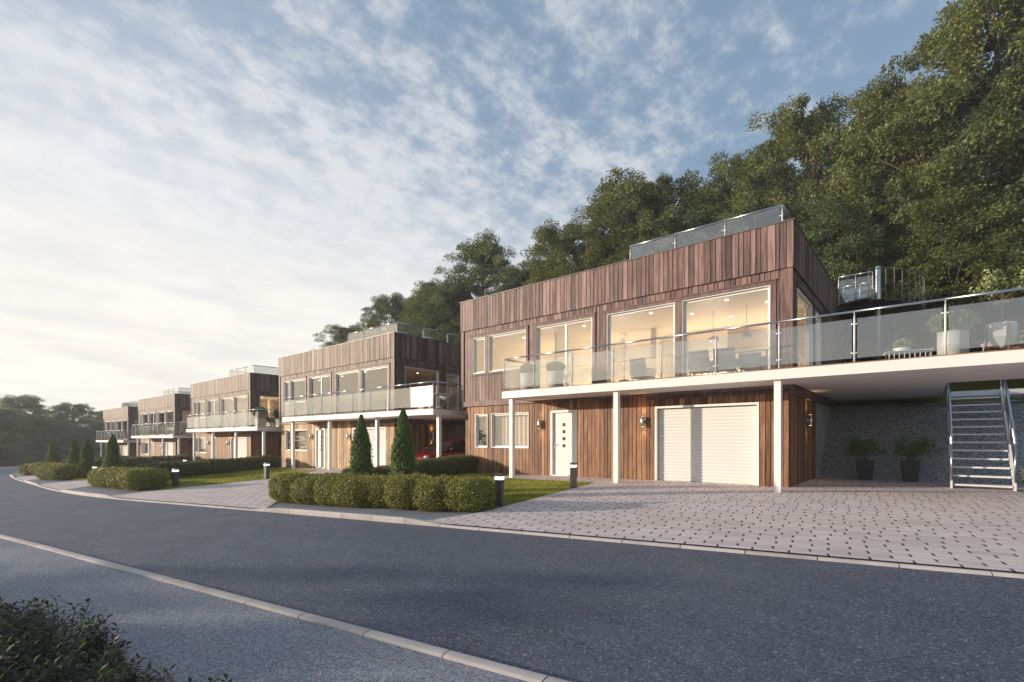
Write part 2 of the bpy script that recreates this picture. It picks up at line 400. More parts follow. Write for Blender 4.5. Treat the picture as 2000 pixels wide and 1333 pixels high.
def interp_curve(pts, xs):
    pts = sorted(pts); px = np.array([p[0] for p in pts]); py = np.array([p[1] for p in pts])
    # smooth by dense linear interpolation + box filter
    X = np.arange(px[0], px[-1], .25); Y = np.interp(X, px, py); k = np.ones(17) / 17
    Y2 = np.convolve(np.pad(Y, 8, mode='reflect', reflect_type='odd'), k, 'valid')
    return np.interp(xs, X, Y2)
FAR = [(40, 1.5), (12, -5.1), (8, -5.95), (3.52, -6.95), (1.2, -7.5), (-1.5, -8.09), (-3.3, -8.5), (-5.76, -8.95), (-8.8, -9.55), (-13.5, -10.3), (-17, -10.72), (-20.5, -10.95), (-25, -10.97), (-30, -10.85), (-40, -10.6), (-50, -10.0), (-62, -8.4), (-75, -5.2), (-88, -.6), (-110, 9)]
NEAR = [(40, -3.0), (12, -9.85), (1.04, -11.7), (-4.4, -12.6), (-10.1, -13.45), (-17, -14.5), (-25, -15.0), (-33, -15.0), (-40, -14.7), (-50, -14.0), (-62, -12.4), (-75, -9.3), (-88, -4.8), (-110, 5)]
XS = np.arange(30, -108, -.7)
YF = interp_curve(FAR, XS); YN = interp_curve(NEAR, XS)

def strip(name, ya, yb, off, m, n=8):
    mb = MB(); vs = []
    for x, a, b in zip(XS, ya, yb):
        for j in range(n + 1):
            y = a + (b - a) * j / n; vs.append((x, y, G(x, y) + off))
    fs = [(i * (n + 1) + j, (i + 1) * (n + 1) + j, (i + 1) * (n + 1) + j + 1, i * (n + 1) + j + 1) for i in range(len(XS) - 1) for j in range(n)]
    mb.add(vs, fs); o = mb.build(name, m); tag(o, kind='structure'); return o
def fix_up(o):
    bm = bmesh.new(); bm.from_mesh(o.data); bmesh.ops.recalc_face_normals(bm, faces=bm.faces)
    if sum(f.normal.z for f in bm.faces) < 0: bmesh.ops.reverse_faces(bm, faces=bm.faces)
    bm.to_mesh(o.data); bm.free()
def sheet(name, poly, off, m, step=.9):
    bm = bmesh.new(); vs = [bm.verts.new((x, y, 0)) for x, y in poly]; bm.faces.new(vs)
    xs = [p[0] for p in poly]; ys = [p[1] for p in poly]
    for lo, hi, ax in ((min(xs), max(xs), 0), (min(ys), max(ys), 1)):
        k = math.ceil(lo / step) * step
        while k < hi:
            no = [0, 0, 0]; no[ax] = 1; co = [0, 0, 0]; co[ax] = k
            bmesh.ops.bisect_plane(bm, geom=bm.verts[:] + bm.edges[:] + bm.faces[:], plane_co=co, plane_no=no); k += step
    bmesh.ops.triangulate(bm, faces=[f for f in bm.faces if len(f.verts) > 4])
    for v in bm.verts: v.co.z = G(v.co.x, v.co.y) + off
    me = bpy.data.meshes.new(name); bm.to_mesh(me); bm.free(); me.materials.append(m)
    o = bpy.data.objects.new(name, me); COL.objects.link(o); fix_up(o); tag(o, kind='structure'); return o

# ground: one sheet to the horizon, finely cut near the houses
gx = sorted(set([-260, -200, -160, -130] + [round(-108 + i * 1.5, 2) for i in range(int(140 / 1.5))] + [34, 45, 70, 130]))
gy = sorted(set([-180, -120, -80, -50, -35, -26, -20] + [round(-18 + i * .8, 2) for i in range(31)] + [7, 10, 20, 60, 120, 180]))
mb = MB(); vs = []
yf_at = lambda x: float(np.interp(-x, -XS, YF)); yn_at = lambda x: float(np.interp(-x, -XS, YN))
for x in gx:
    for y in gy:
        z = G(x, y) - .03
        if yn_at(x) - .9 < y < yf_at(x) + .9: z -= .12
        vs.append((x, y, z))
ny = len(gy)
mb.add(vs, [(i * ny + j, (i + 1) * ny + j, (i + 1) * ny + j + 1, i * ny + j + 1) for i in range(len(gx) - 1) for j in range(ny - 1)])
o = mb.build('ground', M_GROUND); fix_up(o); tag(o, kind='structure')
# hillside behind the houses
hx = np.arange(-125, 46, 1.5); hy = [7.15, 7.6, 8.4, 9.4, 10.2, 11, 12, 13, 14, 15, 16, 17, 18, 20, 24, 30, 45, 70]
mb = MB(); vs = [(float(x), y, hill(float(x), y)) for x in hx for y in hy]; n = len(hy)
mb.add(vs, [(i * n + j, (i + 1) * n + j, (i + 1) * n + j + 1, i * n + j + 1) for i in range(len(hx) - 1) for j in range(n - 1)])
o = mb.build('hillside', M_GROUND); fix_up(o); tag(o, kind='structure')

road = strip('road', YF + .03, YN - .03, -.03, M_ROAD, 6); fix_up(road)
o = strip('pavement', YN - .13, YN - 4.2, .012, M_WALK, 5); fix_up(o)
o = strip('verge_path', YF + 1.75, YF + .1, .004, M_WALK, 3); fix_up(o)

def kerb(name, ys, side, top, seed):
    rnd = random.Random(seed); pts = [Vector((float(x), float(y), 0)) for x, y in zip(XS, ys) if x < 22]
    cum = [0.0]
    for a, b in zip(pts, pts[1:]): cum.append(cum[-1] + (b - a).length)
    C = np.array(cum); PX = np.array([p.x for p in pts]); PY = np.array([p.y for p in pts])
    at = lambda s: Vector((float(np.interp(s, C, PX)), float(np.interp(s, C, PY)), 0))
    KW = .6 if side > 0 else 1.0
    prof = [(0, -.14), (0, -.012), (.008, .006), (.03, .018), (.07, .022), (.11, .020), (.125, .012), (.13, -.14)]
    mb = MB(); s = .35; np_ = len(prof)
    while s < cum[-1] - 1:
        e = s + .79; rr = []
        for q in (s, s + .27, s + .53, e):
            c = at(q); d = (at(q + .05) - at(q - .05)).normalized(); nn = Vector((d.y, -d.x, 0)) * side
            for a, b in prof:
                p = c + nn * a * KW; hh = top(p.x); rr.append((p.x, p.y, G(p.x, p.y) + (b + hh if b > -.1 else b)))
        fs = [(k * np_ + i, k * np_ + i + 1, (k + 1) * np_ + i + 1, (k + 1) * np_ + i) for k in range(3) for i in range(np_ - 1)]
        fs += [tuple(range(np_)), tuple(3 * np_ + i for i in range(np_ - 1, -1, -1))]
        mb.add(rr, fs, rnd.random()); s += .802
    o = mb.build(name, M_KERB); tag(o, kind='structure')
    bm = bmesh.new(); bm.from_mesh(o.data); bmesh.ops.recalc_face_normals(bm, faces=bm.faces); bm.to_mesh(o.data); bm.free()
    return o
def smooth01(t): t = min(1, max(0, t)); return t * t * (3 - 2 * t)
HEDGE_SPANS = [(-8.6, -4.0), (-22.2, -16.4), (-34.5, -28.6), (-48, -42)]
def far_top(x):
    return -.016 + .070 * max(smooth01((x - a + .5) / 1.2) * smooth01((b - x + .5) / 1.2) for a, b in HEDGE_SPANS)
kerb('kerb', YF, -1 if False else 1, far_top, 3)
kerb('kerb', YN, -1, lambda x: .012, 4)

# driveways of concrete pavers
kf = lambda x: yf_at(x) + .068
line = lambda a, b, n: [(a + (b - a) * i / n, kf(a + (b - a) * i / n)) for i in range(n + 1)]
o = sheet('driveway', line(-4.25, 14, 24) + [(14, 5.0), (-.05, 5.0), (-.05, .1), (-9.0, .1), (-9.0, -1.62), (-4.8, -1.62), (-4.12, -6.3), (-3.98, -7.2)], .022, M_PAVE)
DRV = [(-17.3, -.45), (-30.0, -.8), (-43.5, -1.2)]
o = sheet('driveway', line(-16.9, -8.6, 12) + [(-9.75, -8.6), (-11.95, -6.4), (-12.0, 5), (-17.4, 5), (-17.4, .6), (-26.4, .6), (-26.4, -1.1), (-21.5, -1.1), (-18.3, -5.2), (-17.75, -8.4)], .018, M_PAVE2)
o = sheet('driveway', line(-29.2, -22.4, 10) + [(-24.0, -9.6), (-25.6, -7.0), (-29.3, .9), (-29.3, 5), (-34.7, 5), (-34.7, .9), (-40, .9), (-40, -1.0), (-36.5, -1.0), (-31.5, -5.0), (-30.0, -9.0)], .018, M_PAVE2)
o = sheet('driveway', line(-42.5, -35.2, 10) + [(-36.8, -9.2), (-39.0, -6.0), (-46.6, 1.2), (-46.6, 5), (-52, 5), (-52, 1.2), (-57, 1.2), (-57, -.6), (-52, -.6), (-45.5, -5.0), (-43.4, -8.6)], .018, M_PAVE2)

# ------------------------------------------------------------------ houses (one built, four copied)
def spans(z0, z1, holes, lo, hi):
    """z intervals of a wall strip lo..hi that no hole covers"""
    iv = [(z0, z1)]
    for a, b, c, d in holes:
        if a < hi - 1e-4 and b > lo + 1e-4:
            nx = []
            for p, q in iv:
                if c > p: nx.append((p, min(q, c)))
                if d < q: nx.append((max(p, d), q))
            iv = [(p, q) for p, q in nx if q - p > .01]
    return iv
def clad(a0, a1, z0, z1, holes, axis, face, out, seed, w=.15, th=.024):
    rnd = random.Random(seed); mb = MB(); bk = MB()
    ed = sorted(set([a0, a1] + [e for h in holes for e in h[:2] if a0 < e < a1]))
    def put(m, lo, hi, d0, d1, p, q, t):
        if out < 0: f0, f1 = face + d0, face + d1
        else: f0, f1 = face - d1, face - d0
        if axis == 'x': m.box(lo, hi, f0, f1, p, q, t)
        else: m.box(f0, f1, lo, hi, p, q, t)
    for lo, hi in zip(ed, ed[1:]):
        for p, q in spans(z0, z1, holes, lo, hi): put(bk, lo, hi, th + .001, th + .09, p, q, .5)
        n = max(1, round((hi - lo) / w)); cuts = [lo + (hi - lo) * (i + (rnd.uniform(-.2, .2) if 0 < i < n else 0)) / n for i in range(n + 1)]
        for c, d in zip(cuts, cuts[1:]):
            t = min(1, max(0, rnd.gauss(.5, .2))); dd = rnd.choice((0, .004, .009))
            for p, q in spans(z0, z1, holes, c, d): put(mb, c + .010, d - .010, dd, th, p, q, t)
    return mb, bk
def window(parent, axis, a0, a1, z0, z1, face, out, mull=(), fw=.055):
    mb = MB(); y = lambda d: (face + d) if out < 0 else (face - d)
    def ring(a, b, c, d, w, d0, d1): mb.frame(a, b, c, d, w, min(y(d0), y(d1)), max(y(d0), y(d1)), axis)
    ring(a0, a1, z0, z1, .022, -.012, .15)
    ring(a0 + .022, a1 - .022, z0 + .022, z1 - .022, fw, .07, .125)
    for m in mull:
        p, q = min(y(.066), y(.122)), max(y(.066), y(.122))
        if axis == 'x': mb.box(m - .045, m + .045, p, q, z0 + .07, z1 - .07)
        else: mb.box(p, q, m - .045, m + .045, z0 + .07, z1 - .07)
    w = mb.build('window', M_FRAME, parent); g = MB(); e = .022 + fw - .008
    p, q = min(y(.092), y(.098)), max(y(.092), y(.098))
    if axis == 'x': g.box(a0 + e, a1 - e, p, q, z0 + e, z1 - e)
    else: g.box(p, q, a0 + e, a1 - e, z0 + e, z1 - e)
    g.build('pane', M_PANE, w)
    return w
def railing(parent, pts, zb, zt, panels=True, gz0=.09, gz1=.94, post_r=.021, glass=M_RAILG):
    """handrail + posts + glass between consecutive points; returns nothing"""
    h = MB()
    for a, b in zip(pts, pts[1:]):
        a3 = Vector((a[0], a[1], zt)); b3 = Vector((b[0], b[1], zt)); h.tube(a3, b3, .026, n=10)
    hr = h.build('handrail', M_STEEL, parent, True)
    for a in pts:
        m = MB(); m.tube((a[0], a[1], zb), (a[0], a[1], zt - .16), post_r, n=10); m.tube((a[0], a[1], zt - .16), (a[0], a[1], zt - .09), post_r, .010, n=10); m.tube((a[0], a[1], zt - .09), (a[0], a[1], zt), .009, n=8)
        for c in (zb + .2, zt - .27):
            for b in pts:
                if b is a: continue
                d = Vector((b[0] - a[0], b[1] - a[1], 0))
                if d.length < 2.2: d.normalize(); m.tube((a[0], a[1], c), (a[0] + d.x * .065, a[1] + d.y * .065, c), .016, n=8)
        m.build('railing_post', M_STEELW, parent, True)
    if panels:
        for a, b in zip(pts, pts[1:]):
            d = Vector((b[0] - a[0], b[1] - a[1], 0)); L = d.length; d.normalize(); nn = Vector((-d.y, d.x, 0)) * .006
            A = Vector((a[0], a[1], 0)) + d * .045; B = Vector((b[0], b[1], 0)) - d * .045
            g = MB(); q = [A + nn, B + nn, B - nn, A - nn]; g.prism([(p.x, p.y) for p in q], zb + gz0, zb + gz1); g.build('glass_panel', glass, parent)

def build_house():
    H = empty('timber_house', (0, 0, 0))
    X0, X1 = -11.8, 0.0
    W6, W7 = (-11.21, -10.54, .93, 2.26), (-10.34, -8.49, .93, 2.26)
    DR, GA = (-7.51, -6.42, -.7, 2.27), (-3.63, -.71, -.7, 2.25)
    # lower storey
    lw = MB(); lb = MB()
    for a in (clad(X0, X1, -.7, 2.62, [W6, W7, DR, GA], 'x', 0.0, -1, 11), clad(.024, 4.05, -.7, 2.62, [], 'y', 0.0, 1, 12), clad(.024, 4.05, -.7, 2.62, [], 'y', X0, -1, 13)):
        lw.v and None
        b = len(lw.v); lw.v += a[0].v; lw.f += [tuple(i + b for i in f) for f in a[0].f]; lw.t += a[0].t
        b = len(lb.v); lb.v += a[1].v; lb.f += [tuple(i + b for i in f) for f in a[1].f]; lb.t += a[1].t
    low = lw.build('lower_wall', M_LOW, H)
    lb.box(X0 + .13, X1 - .13, 9.3, 9.4, -.5, 2.6); lb.box(X0 + .2, X1 - .2, .55, .62, -.6, 2.55)
    lb.build('sheathing', M_BACK, low)
    c = MB(); c.box(-.14, -.004, 4.06, 9.3, -.7, 2.62); c.build('basement_wall', M_CONC, H); c = MB(); c.box(X0 + .004, X0 + .14, 4.06, 9.3, -.7, 2.62); c.build('basement_wall', M_CONC, H)
    bm_ = MB(); bm_.box(.004, .085, .0, 9.2, 2.42, 2.63, .35); bm_.box(-3.9, -.02, -.03, -.002, 2.46, 2.61, .15); bm_.build('soffit_beam', M_UP, H)
    # upper storey
    ws = [(-11.3, -10.63, 3.88, 5.30), (-10.43, -8.59, 3.88, 5.30), (-8.09, -5.78, 2.95, 5.30), (-5.24, -2.98, 2.98, 5.30), (-2.76, -.42, 2.98, 5.30)]
    side = [(.57, 2.8, 2.98, 5.28), (3.4, 4.3, 2.95, 5.2)]
    uw = MB(); ub = MB()
    def merge(d, s):
        b = len(d.v); d.v += s.v; d.f += [tuple(i + b for i in f) for f in s.f]; d.t += s.t
    for a in (clad(-11.9, .08, 2.64, 5.66, ws, 'x', -.06, -1, 21), clad(-.036, 9.2, 2.64, 5.66, side, 'y', .08, 1, 22), clad(-.036, 9.2, 2.64, 5.66, [], 'y', -11.9, -1, 23)):
        merge(uw, a[0]); merge(ub, a[1])
    uw.box(-11.95, .10, -.082, -.058, 2.58, 2.78, .55)                    # band at floor level
    uw.box(-11.94, -11.80, -.09, -.062, 2.78, 5.64, .6); uw.box(-.1, .10, -.09, -.062, 2.78, 5.64, .5)     # corner boards
    for a, b, zt in ((-11.44, -8.45, 5.30), (-8.22, -5.64, 5.30), (-5.40, -.27, 5.30)):
        uw.box(a, b, -.105, -.058, zt + .10, zt + .135, .35)             # drip head
        uw.box(a + .02, b - .02, -.088, -.058, zt + .004, zt + .095, .45)
        zb = 3.86 if a < -11 else 2.92
        uw.box(a + .02, a + .13, -.088, -.058, zb, zt, .5); uw.box(b - .13, b - .02, -.088, -.058, zb, zt, .5)
        if a < -11: uw.box(a + .02, b - .02, -.1, -.058, zb - .06, zb, .45)
    uw.box(-10.625, -10.435, -.083, -.059, 3.88, 5.3, .55); uw.box(-2.975, -2.765, -.083, -.059, 2.95, 5.3, .5)
    uw.box(.082, .115, .4, 4.5, 5.33, 5.40, .4)
    up = uw.build('upper_wall', M_UP, H)
    ub.box(-11.8, 0, 9.15, 9.25, 2.64, 6.6); ub.build('sheathing', M_BACK, up)
    # parapet panel
    pw = MB(); pb = MB()
    for a in (clad(-11.97, .13, 5.655, 6.84, [], 'x', -.115, -1, 31), clad(-.09, 9.2, 5.655, 6.84, [], 'y', .13, 1, 32), clad(-.09, 9.2, 5.655, 6.84, [], 'y', -11.97, -1, 33)):
        merge(pw, a[0]); merge(pb, a[1])
    pa = pw.build('parapet', M_UP, H); pb.box(-11.85, .0, 9.1, 9.2, 5.66, 6.84); pb.build('sheathing', M_BACK, pa)
    cp = MB(); cp.box(-11.99, .15, -.135, -.0, 6.842, 6.872); cp.box(-.0, .15, .001, 9.2, 6.842, 6.872); cp.box(-11.99, -11.85, .001, 9.2, 6.842, 6.872); cp.build('coping', M_COPING, pa)
    rf = MB(); rf.box(-11.8, -.05, .05, 9.1, 6.42, 6.5); roof = rf.build('roof', M_ROOF, H)
    rp = [(-4.6, 3.6), (-4.6, 1.9), (-4.6, .32), (-3.13, .32), (-1.68, .32), (-.22, .32), (-.22, 2.0), (-.22, 3.7), (-.22, 5.4), (-.22, 7.0)]
    railing(roof, rp, 6.5, 7.47)
    # windows
    for i, (a, b, c_, d) in enumerate(ws): window(H, 'x', a, b, c_, d, -.06, -1, (-6.87,) if i == 2 else ())
    for a, b, c_, d in side: window(H, 'y', a, b, c_, d, .08, 1)
    for a, b, c_, d in (W6, W7): window(H, 'x', a, b, c_, d, -.012, -1, (), .06)
    for a, b, c_, d in (W6, W7):
        m = MB(); n = 40; vs = []
        for k in range(n + 1):
            x = a + (b - a) * k / n; y = .26 + .03 * math.sin(k * 1.35) ; vs += [(x, y, c_ - .05), (x, y, d + .05)]
        m.add(vs, [(2 * k, 2 * k + 2, 2 * k + 3, 2 * k + 1) for k in range(n)]); m.build('curtain', M_CURT, H, True)
    # front door
    m = MB(); m.box(-7.43, -6.50, .055, .10, .02, 2.19)
    d = m.build('front_door', M_DOOR, H, bevel=.004)
    f = MB(); f.frame(-7.51, -6.42, -.05, 2.27, .08, -.02, .12, 'x', False); f.box(-7.5, -6.43, -.02, .3, -.06, .015); f.build('door_frame', M_FRAME, d)
    for k in range(4):
        g = MB(); zc = 1.77 - .245 * k; g.box(-7.04, -6.93, .045, .06, zc - .055, zc + .055); g.build('door_light', M_SLIT, d)
    hd = MB(); hd.box(-7.375, -7.335, .035, .056, .93, 1.12); hd.tube((-7.355, .05, 1.07), (-7.355, .0, 1.07), .011); hd.tube((-7.355, .0, 1.07), (-7.24, .0, 1.07), .010); hd.build('handle', M_STEEL, d)
    # garage door
    m = MB(); zz = .0; n = 23; hh = 2.17 / n
    for k in range(-2, n):
        z0 = k * hh; m.add([(-3.55, .135, z0), (-.79, .135, z0), (-.79, .165, z0 + .012), (-3.55, .165, z0 + .012), (-3.55, .118, z0 + hh * .55), (-.79, .118, z0 + hh * .55), (-3.55, .135, z0 + hh - .004), (-.79, .135, z0 + hh - .004), (-3.55, .155, z0 + hh), (-.79, .155, z0 + hh), (-3.55, .155, z0), (-.79, .155, z0)],
              [(11, 10, 3, 2), (3, 0, 1, 2), (0, 4, 5, 1), (4, 6, 7, 5), (6, 8, 9, 7)])
    ga = m.build('garage_door', M_DOOR, H)
    bm = bmesh.new(); bm.from_mesh(ga.data); bmesh.ops.recalc_face_normals(bm, faces=bm.faces); bm.to_mesh(ga.data); bm.free()
    f = MB(); f.frame(-3.63, -.71, -.1, 2.25, .06, -.015, .2, 'x', False); f.build('door_frame', M_FRAME, ga)
    # room behind the windows
    r = MB()
    r.box(-11.72, -.06, 6.2, 6.3, 2.93, 5.44); r.box(-11.77, -11.72, .14, 6.2, 2.93, 5.44); r.box(-8.46, -8.38, 1.6, 6.2, 2.93, 5.44); r.box(-5.3, -5.08, 3.4, 3.62, 2.93, 5.44); r.box(-4.4, -3.0, 4.9, 5.0, 2.93, 5.44)
    r.box(-.062, -.02, 4.5, 6.2, 2.93, 5.44); r.box(-.062, -.02, 2.85, 3.36, 2.93, 5.44)
    rm = r.build('interior', M_CREAM, H)
    m = MB(); m.box(-11.72, -.05, .06, 6.2, 5.445, 5.5); m.build('ceiling', M_CEIL, rm)
    m = MB(); m.box(-11.72, -.05, .08, 6.2, 2.86, 2.93); m.build('floor', M_FLOORIN, rm)
    for x, y in ((-10, 1.6), (-7, 1.4), (-4.3, 1.2), (-3.3, 2.2), (-1.9, 1.2), (-1.0, 2.2), (-1.2, 3.6), (-2.4, 3.4)): m = MB(); m.lathe([(.05, -.012), (.05, 0)], (x, y, 5.443), 12); m.build('downlight', M_SPOT, rm)
    for x, y, e in ((-10, 2.6, 95), (-7.0, 2.4, 95), (-3.4, 2.0, 100), (-1.3, 2.6, 100)):
        ld = bpy.data.lights.get('room_light_%d' % e) or bpy.data.lights.new('room_light_%d' % e, 'POINT'); ld.energy = e; ld.color = (1.0, .88, .71); ld.shadow_soft_size = .12
        lo = bpy.data.objects.new('room_light', ld); COL.objects.link(lo); lo.location = (x, 4.4, 3.35); lo.parent = H
    # balcony
    b = MB(); b.prism([(-8.5, -1.5), (4.56, -1.5), (4.56, 2.0), (3.1, 2.0), (3.1, 10.0), (.14, 10.0), (.14, -.086), (-8.5, -.086)], 2.66, 2.89)
    bal = b.build('balcony', M_FASCIA, H)
    m = MB(); rnd = random.Random(5); y = -1.49
    while y < 9.9:
        x0, x1 = (-8.48, 4.54) if y + .13 < -.1 else ((.15, 4.54) if y < 1.85 else (.15, 3.08)); m.box(x0, x1, y, y + .135, 2.892, 2.915, rnd.random()); y += .142
    m.build('deck_boards', M_DECK, bal)
    fr = [(x, -1.44) for x in (-8.44, -7.15, -5.68, -4.27, -2.81, -1.37, .07, 1.53, 3.01, 4.50)]
    railing(bal, [(-8.44, -.13)] + fr + [(4.50, .25), (4.50, 1.95)], 2.915, 4.01)
    for x in (-8.2, -4.22, .02, 4.36):
        m = MB(); m.box(x - .075, x + .075, -1.38, -1.23, -.8, 2.66); m.build('support_post', M_WHITE, bal, bevel=.006)
    return H

HX = [0, -17.3, -34.6, -51.9, -69.2]; HY = [0, .6, 1.0, 1.3, 1.55]; HZ = [0, -.38, -.82, -1.27, -1.73]
HL = ['large dark timber house on the right with white garage door beside wide paved forecourt',
      'timber house beside the red car with white chairs on its balcony corner',
      'middle timber house of the row with two round topiaries on its balcony corner',
      'timber house with a reclining lounger on the balcony, second from far end',
      'smallest and farthest timber house at the far left end of the row']
UPC = [(1.06, .82, .82), (1.12, 1.0, .9), (1.05, .95, .86), (1.0, .9, .82), (.98, .9, .82)]
LOC = [(1.02, .88, .76), (1.55, 1.75, 1.6), (1.1, .92, .8), (1.1, .9, .8), (1.15, 1.0, .85)]
house0 = build_house(); HS = [house0]
for i in range(1, 5):
    h = copy_tree(house0); HS.append(h)
def paint_tree(o, i):
    if o.name.startswith(('upper_wall', 'parapet', 'soffit')): o.color = UPC[i] + (1,)
    elif o.name.startswith('lower_wall'): o.color = LOC[i] + (1,)
    for c in children(o): paint_tree(c, i)
for h, keep in ((HS[1], ()), (HS[2], (-1.3, -3.4)), (HS[3], (-1.3,)), (HS[4], ())):
    for c in children(h):
        if c.type == 'LIGHT' and round(c.location.x, 1) not in keep: bpy.data.objects.remove(c)
for h in HS[1:]:
    for c in children(h):
        if c.name.startswith('balcony'):
            for q in children(c):
                if q.name.startswith('support_post'): q.location.y += .3
for i, h in enumerate(HS):
    h.location = (HX[i], HY[i], HZ[i]); paint_tree(h, i); tag(h, HL[i], 'house', 'timber houses in a row along the road')
def hp(i, x, y, z): return (HX[i] + x, HY[i] + y, HZ[i] + z)

# the right end panel of the second balcony front is drawn in opaque white
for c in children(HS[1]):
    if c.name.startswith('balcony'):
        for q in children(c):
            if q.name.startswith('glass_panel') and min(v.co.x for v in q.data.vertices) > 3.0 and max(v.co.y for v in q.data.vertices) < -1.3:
                q.material_slots[0].link = 'OBJECT'; q.material_slots[0].material = M_WHITE; q['label'] = 'white balcony panel at the right corner'
# wall lamps
def wall_lamp(loc, rz, label, lit):
    t = empty('wall_lamp', loc, rz, label, 'wall lamp', 'up and down wall lamps on the timber walls')
    m = MB(); m.lathe([(.046, -.155), (.052, -.15), (.052, .15), (.046, .155)], (0, -.1, 0), 20); m.build('lamp_body', M_STEEL, t, True)
    m = MB(); m.box(-.02, .02, -.06, 0, -.03, .03); m.tube((0, -.006, 0), (0, -.028, 0), .045, n=18); m.build('bracket', M_STEEL, t)
    m = MB(); m.lathe([(.038, .0), (.038, .004)], (0, -.1, .1535), 16); m.lathe([(.038, -.004), (.038, .0)], (0, -.1, -.1535), 16); m.build('lens', M_GLOW, t)
    if lit:
        for s in (-1, 1):
            ld = bpy.data.lights.get('lamp_beam') or bpy.data.lights.new('lamp_beam', 'SPOT')
            ld.energy = 7; ld.color = (1.0, .62, .26); ld.spot_size = R(95); ld.spot_blend = .9; ld.shadow_soft_size = .03
            lo = bpy.data.objects.new('lamp_beam', ld); COL.objects.link(lo); lo.parent = t; lo.location = (0, -.085, s * .17); lo.rotation_euler = (R(180) if s > 0 else 0, 0, 0)
    return t
LAMPW = ['the large right house', 'the house beside the red car', 'the house with two topiaries', 'the house with the lounger', 'the farthest house']
for i in range(4):
    wall_lamp(hp(i, -7.95, -.002, 1.8), 0, 'steel wall lamp left of front door of ' + LAMPW[i], True)
    wall_lamp(hp(i, -3.99, -.002, 1.8), 0, 'steel wall lamp beside garage door of ' + LAMPW[i], True)
    wall_lamp(hp(i, .002, 2.39, 1.82), R(90), 'glowing wall lamp on carport side wall of ' + LAMPW[i], True)

# gravel embankments behind the carports
for i in range(5):
    x0 = 0.0; x1 = 9.0 if i == 0 else 5.7
    mb = MB(); nx, nyy = int((x1 - x0) / .25), 14; vs = []; rnd = random.Random(i)
    for a in range(nx + 1):
        for b in range(nyy + 1):
            t = b / nyy; x = x0 + (x1 - x0) * a / nx; y = 4.72 + 2.6 * t
            vs.append((HX[i] + x, HY[i] + y, HZ[i] - .05 + 2.5 * t + rnd.uniform(-.025, .025)))
    mb.add(vs, [(a * (nyy + 1) + b, (a + 1) * (nyy + 1) + b, (a + 1) * (nyy + 1) + b + 1, a * (nyy + 1) + b + 1) for a in range(nx) for b in range(nyy)])
    o = mb.build('gravel_slope', M_GRAVEL); fix_up(o); tag(o, kind='structure')

# metal stairs beside the carport
t = empty('metal_staircase', (3.2, 2.4, G(3.7, 2.4)), 0, 'straight pale metal staircase with open treads under the big balcony', 'staircase')
N_T = 12; dy, dz = .25, .2125; Wd = 1.14
for k in range(N_T):
    m = MB(); m.box(.04, Wd - .04, k * dy - .02, k * dy + .25, .09 + k * dz, .135 + k * dz); m.build('tread', M_STEELW, t, bevel=.004)
for x in (0, Wd):
    m = MB(); a, b = (0.0 - .06), (N_T * dy); za, zb = 0, N_T * dz
    m.add([(x - .02, a, .0), (x - .02, a, .2), (x - .02, b, zb + .2), (x - .02, b, zb - .02), (x + .02, a, .0), (x + .02, a, .2), (x + .02, b, zb + .2), (x + .02, b, zb - .02), (x - .02, a + .14, .0), (x + .02, a + .14, .0)],
          [(0, 1, 2, 3, 8), (4, 9, 7, 6, 5), (1, 5, 6, 2), (2, 6, 7, 3), (0, 4, 5, 1), (8, 3, 7, 9), (0, 8, 9, 4)]); m.build('stringer', M_STEELW, t)
    m = MB(); m.tube((x, -.05, 1.13), (x, b, zb + 1.16), .028, n=12); m.build('handrail', M_STEEL, t, True)
    for q in (0.0, .36, .72, 1.0):
        yy = -.03 + (b + .03) * q; zz = .12 + zb * q; m = MB(); m.tube((x, yy, zz), (x, yy, zz + 1.03), .019, n=10); m.build('baluster', M_STEEL, t, True)
m = MB(); m.box(.02, 2.0, N_T * dy, N_T * dy + 1.5, N_T * dz - .02, N_T * dz + .13); m.build('landing', M_STEELW, t)

# spiral stair up to the roof
t = empty('spiral_staircase', (1.35, 8.0, 2.92), 0, 'dark metal spiral staircase with thin bars behind the large right house', 'staircase')
m = MB(); m.lathe([(.10, 0), (.10, 4.58), (.085, 4.62)], n=20); m.build('center_pole', M_STEEL, t, True)
NS = 15; Rr = 1.3; A0 = R(12)
m = MB(); sec = [(.0, .0)] + [(Rr * math.cos(R(-178 + 82 * k / 14)), Rr * math.sin(R(-178 + 82 * k / 14))) for k in range(15)]; m.prism(sec, 3.20, 3.25); m.build('landing', M_DARKM, t)
rl = MB(); prev = None
NS = 17; zz = 3.22
for k in range(NS):
    a0 = R(-98 + 21 * k); a1 = a0 + R(24); zz -= .07 if k < 5 else .235; z = zz
    m = MB(); pts = [(.08 * math.cos(a0), .08 * math.sin(a0))] + [(Rr * math.cos(a0 + (a1 - a0) * j / 3), Rr * math.sin(a0 + (a1 - a0) * j / 3)) for j in range(4)] + [(.08 * math.cos(a1), .08 * math.sin(a1))]
    m.prism(pts, z - .03, z); m.build('tread', M_DARKM, t)
    m = MB()
    for j in (0, .5):
        a = a0 + (R(21)) * j; m.tube((Rr * math.cos(a), Rr * math.sin(a), z - .03), (Rr * math.cos(a), Rr * math.sin(a), z + 1.08), .011, n=6)
    m.build('baluster', M_BARS, t)
    q = Vector((Rr * math.cos(a0), Rr * math.sin(a0), z + 1.09))
    if prev is not None: rl.tube(prev, q, .018, n=8, cap=False)
    prev = q
rl.build('handrail', M_BARS, t, True)
t = empty('roof_walkway', (0, 0, 0), 0, 'short walkway with glass railing between flat roof and spiral staircase', 'walkway')
m = MB(); m.box(.14, 1.27, 7.45, 9.1, 6.02, 6.2); m.build('platform', M_DARKM, t)
railing(t, [(.2, 7.55), (.72, 7.55), (1.22, 7.55)], 6.2, 7.27)
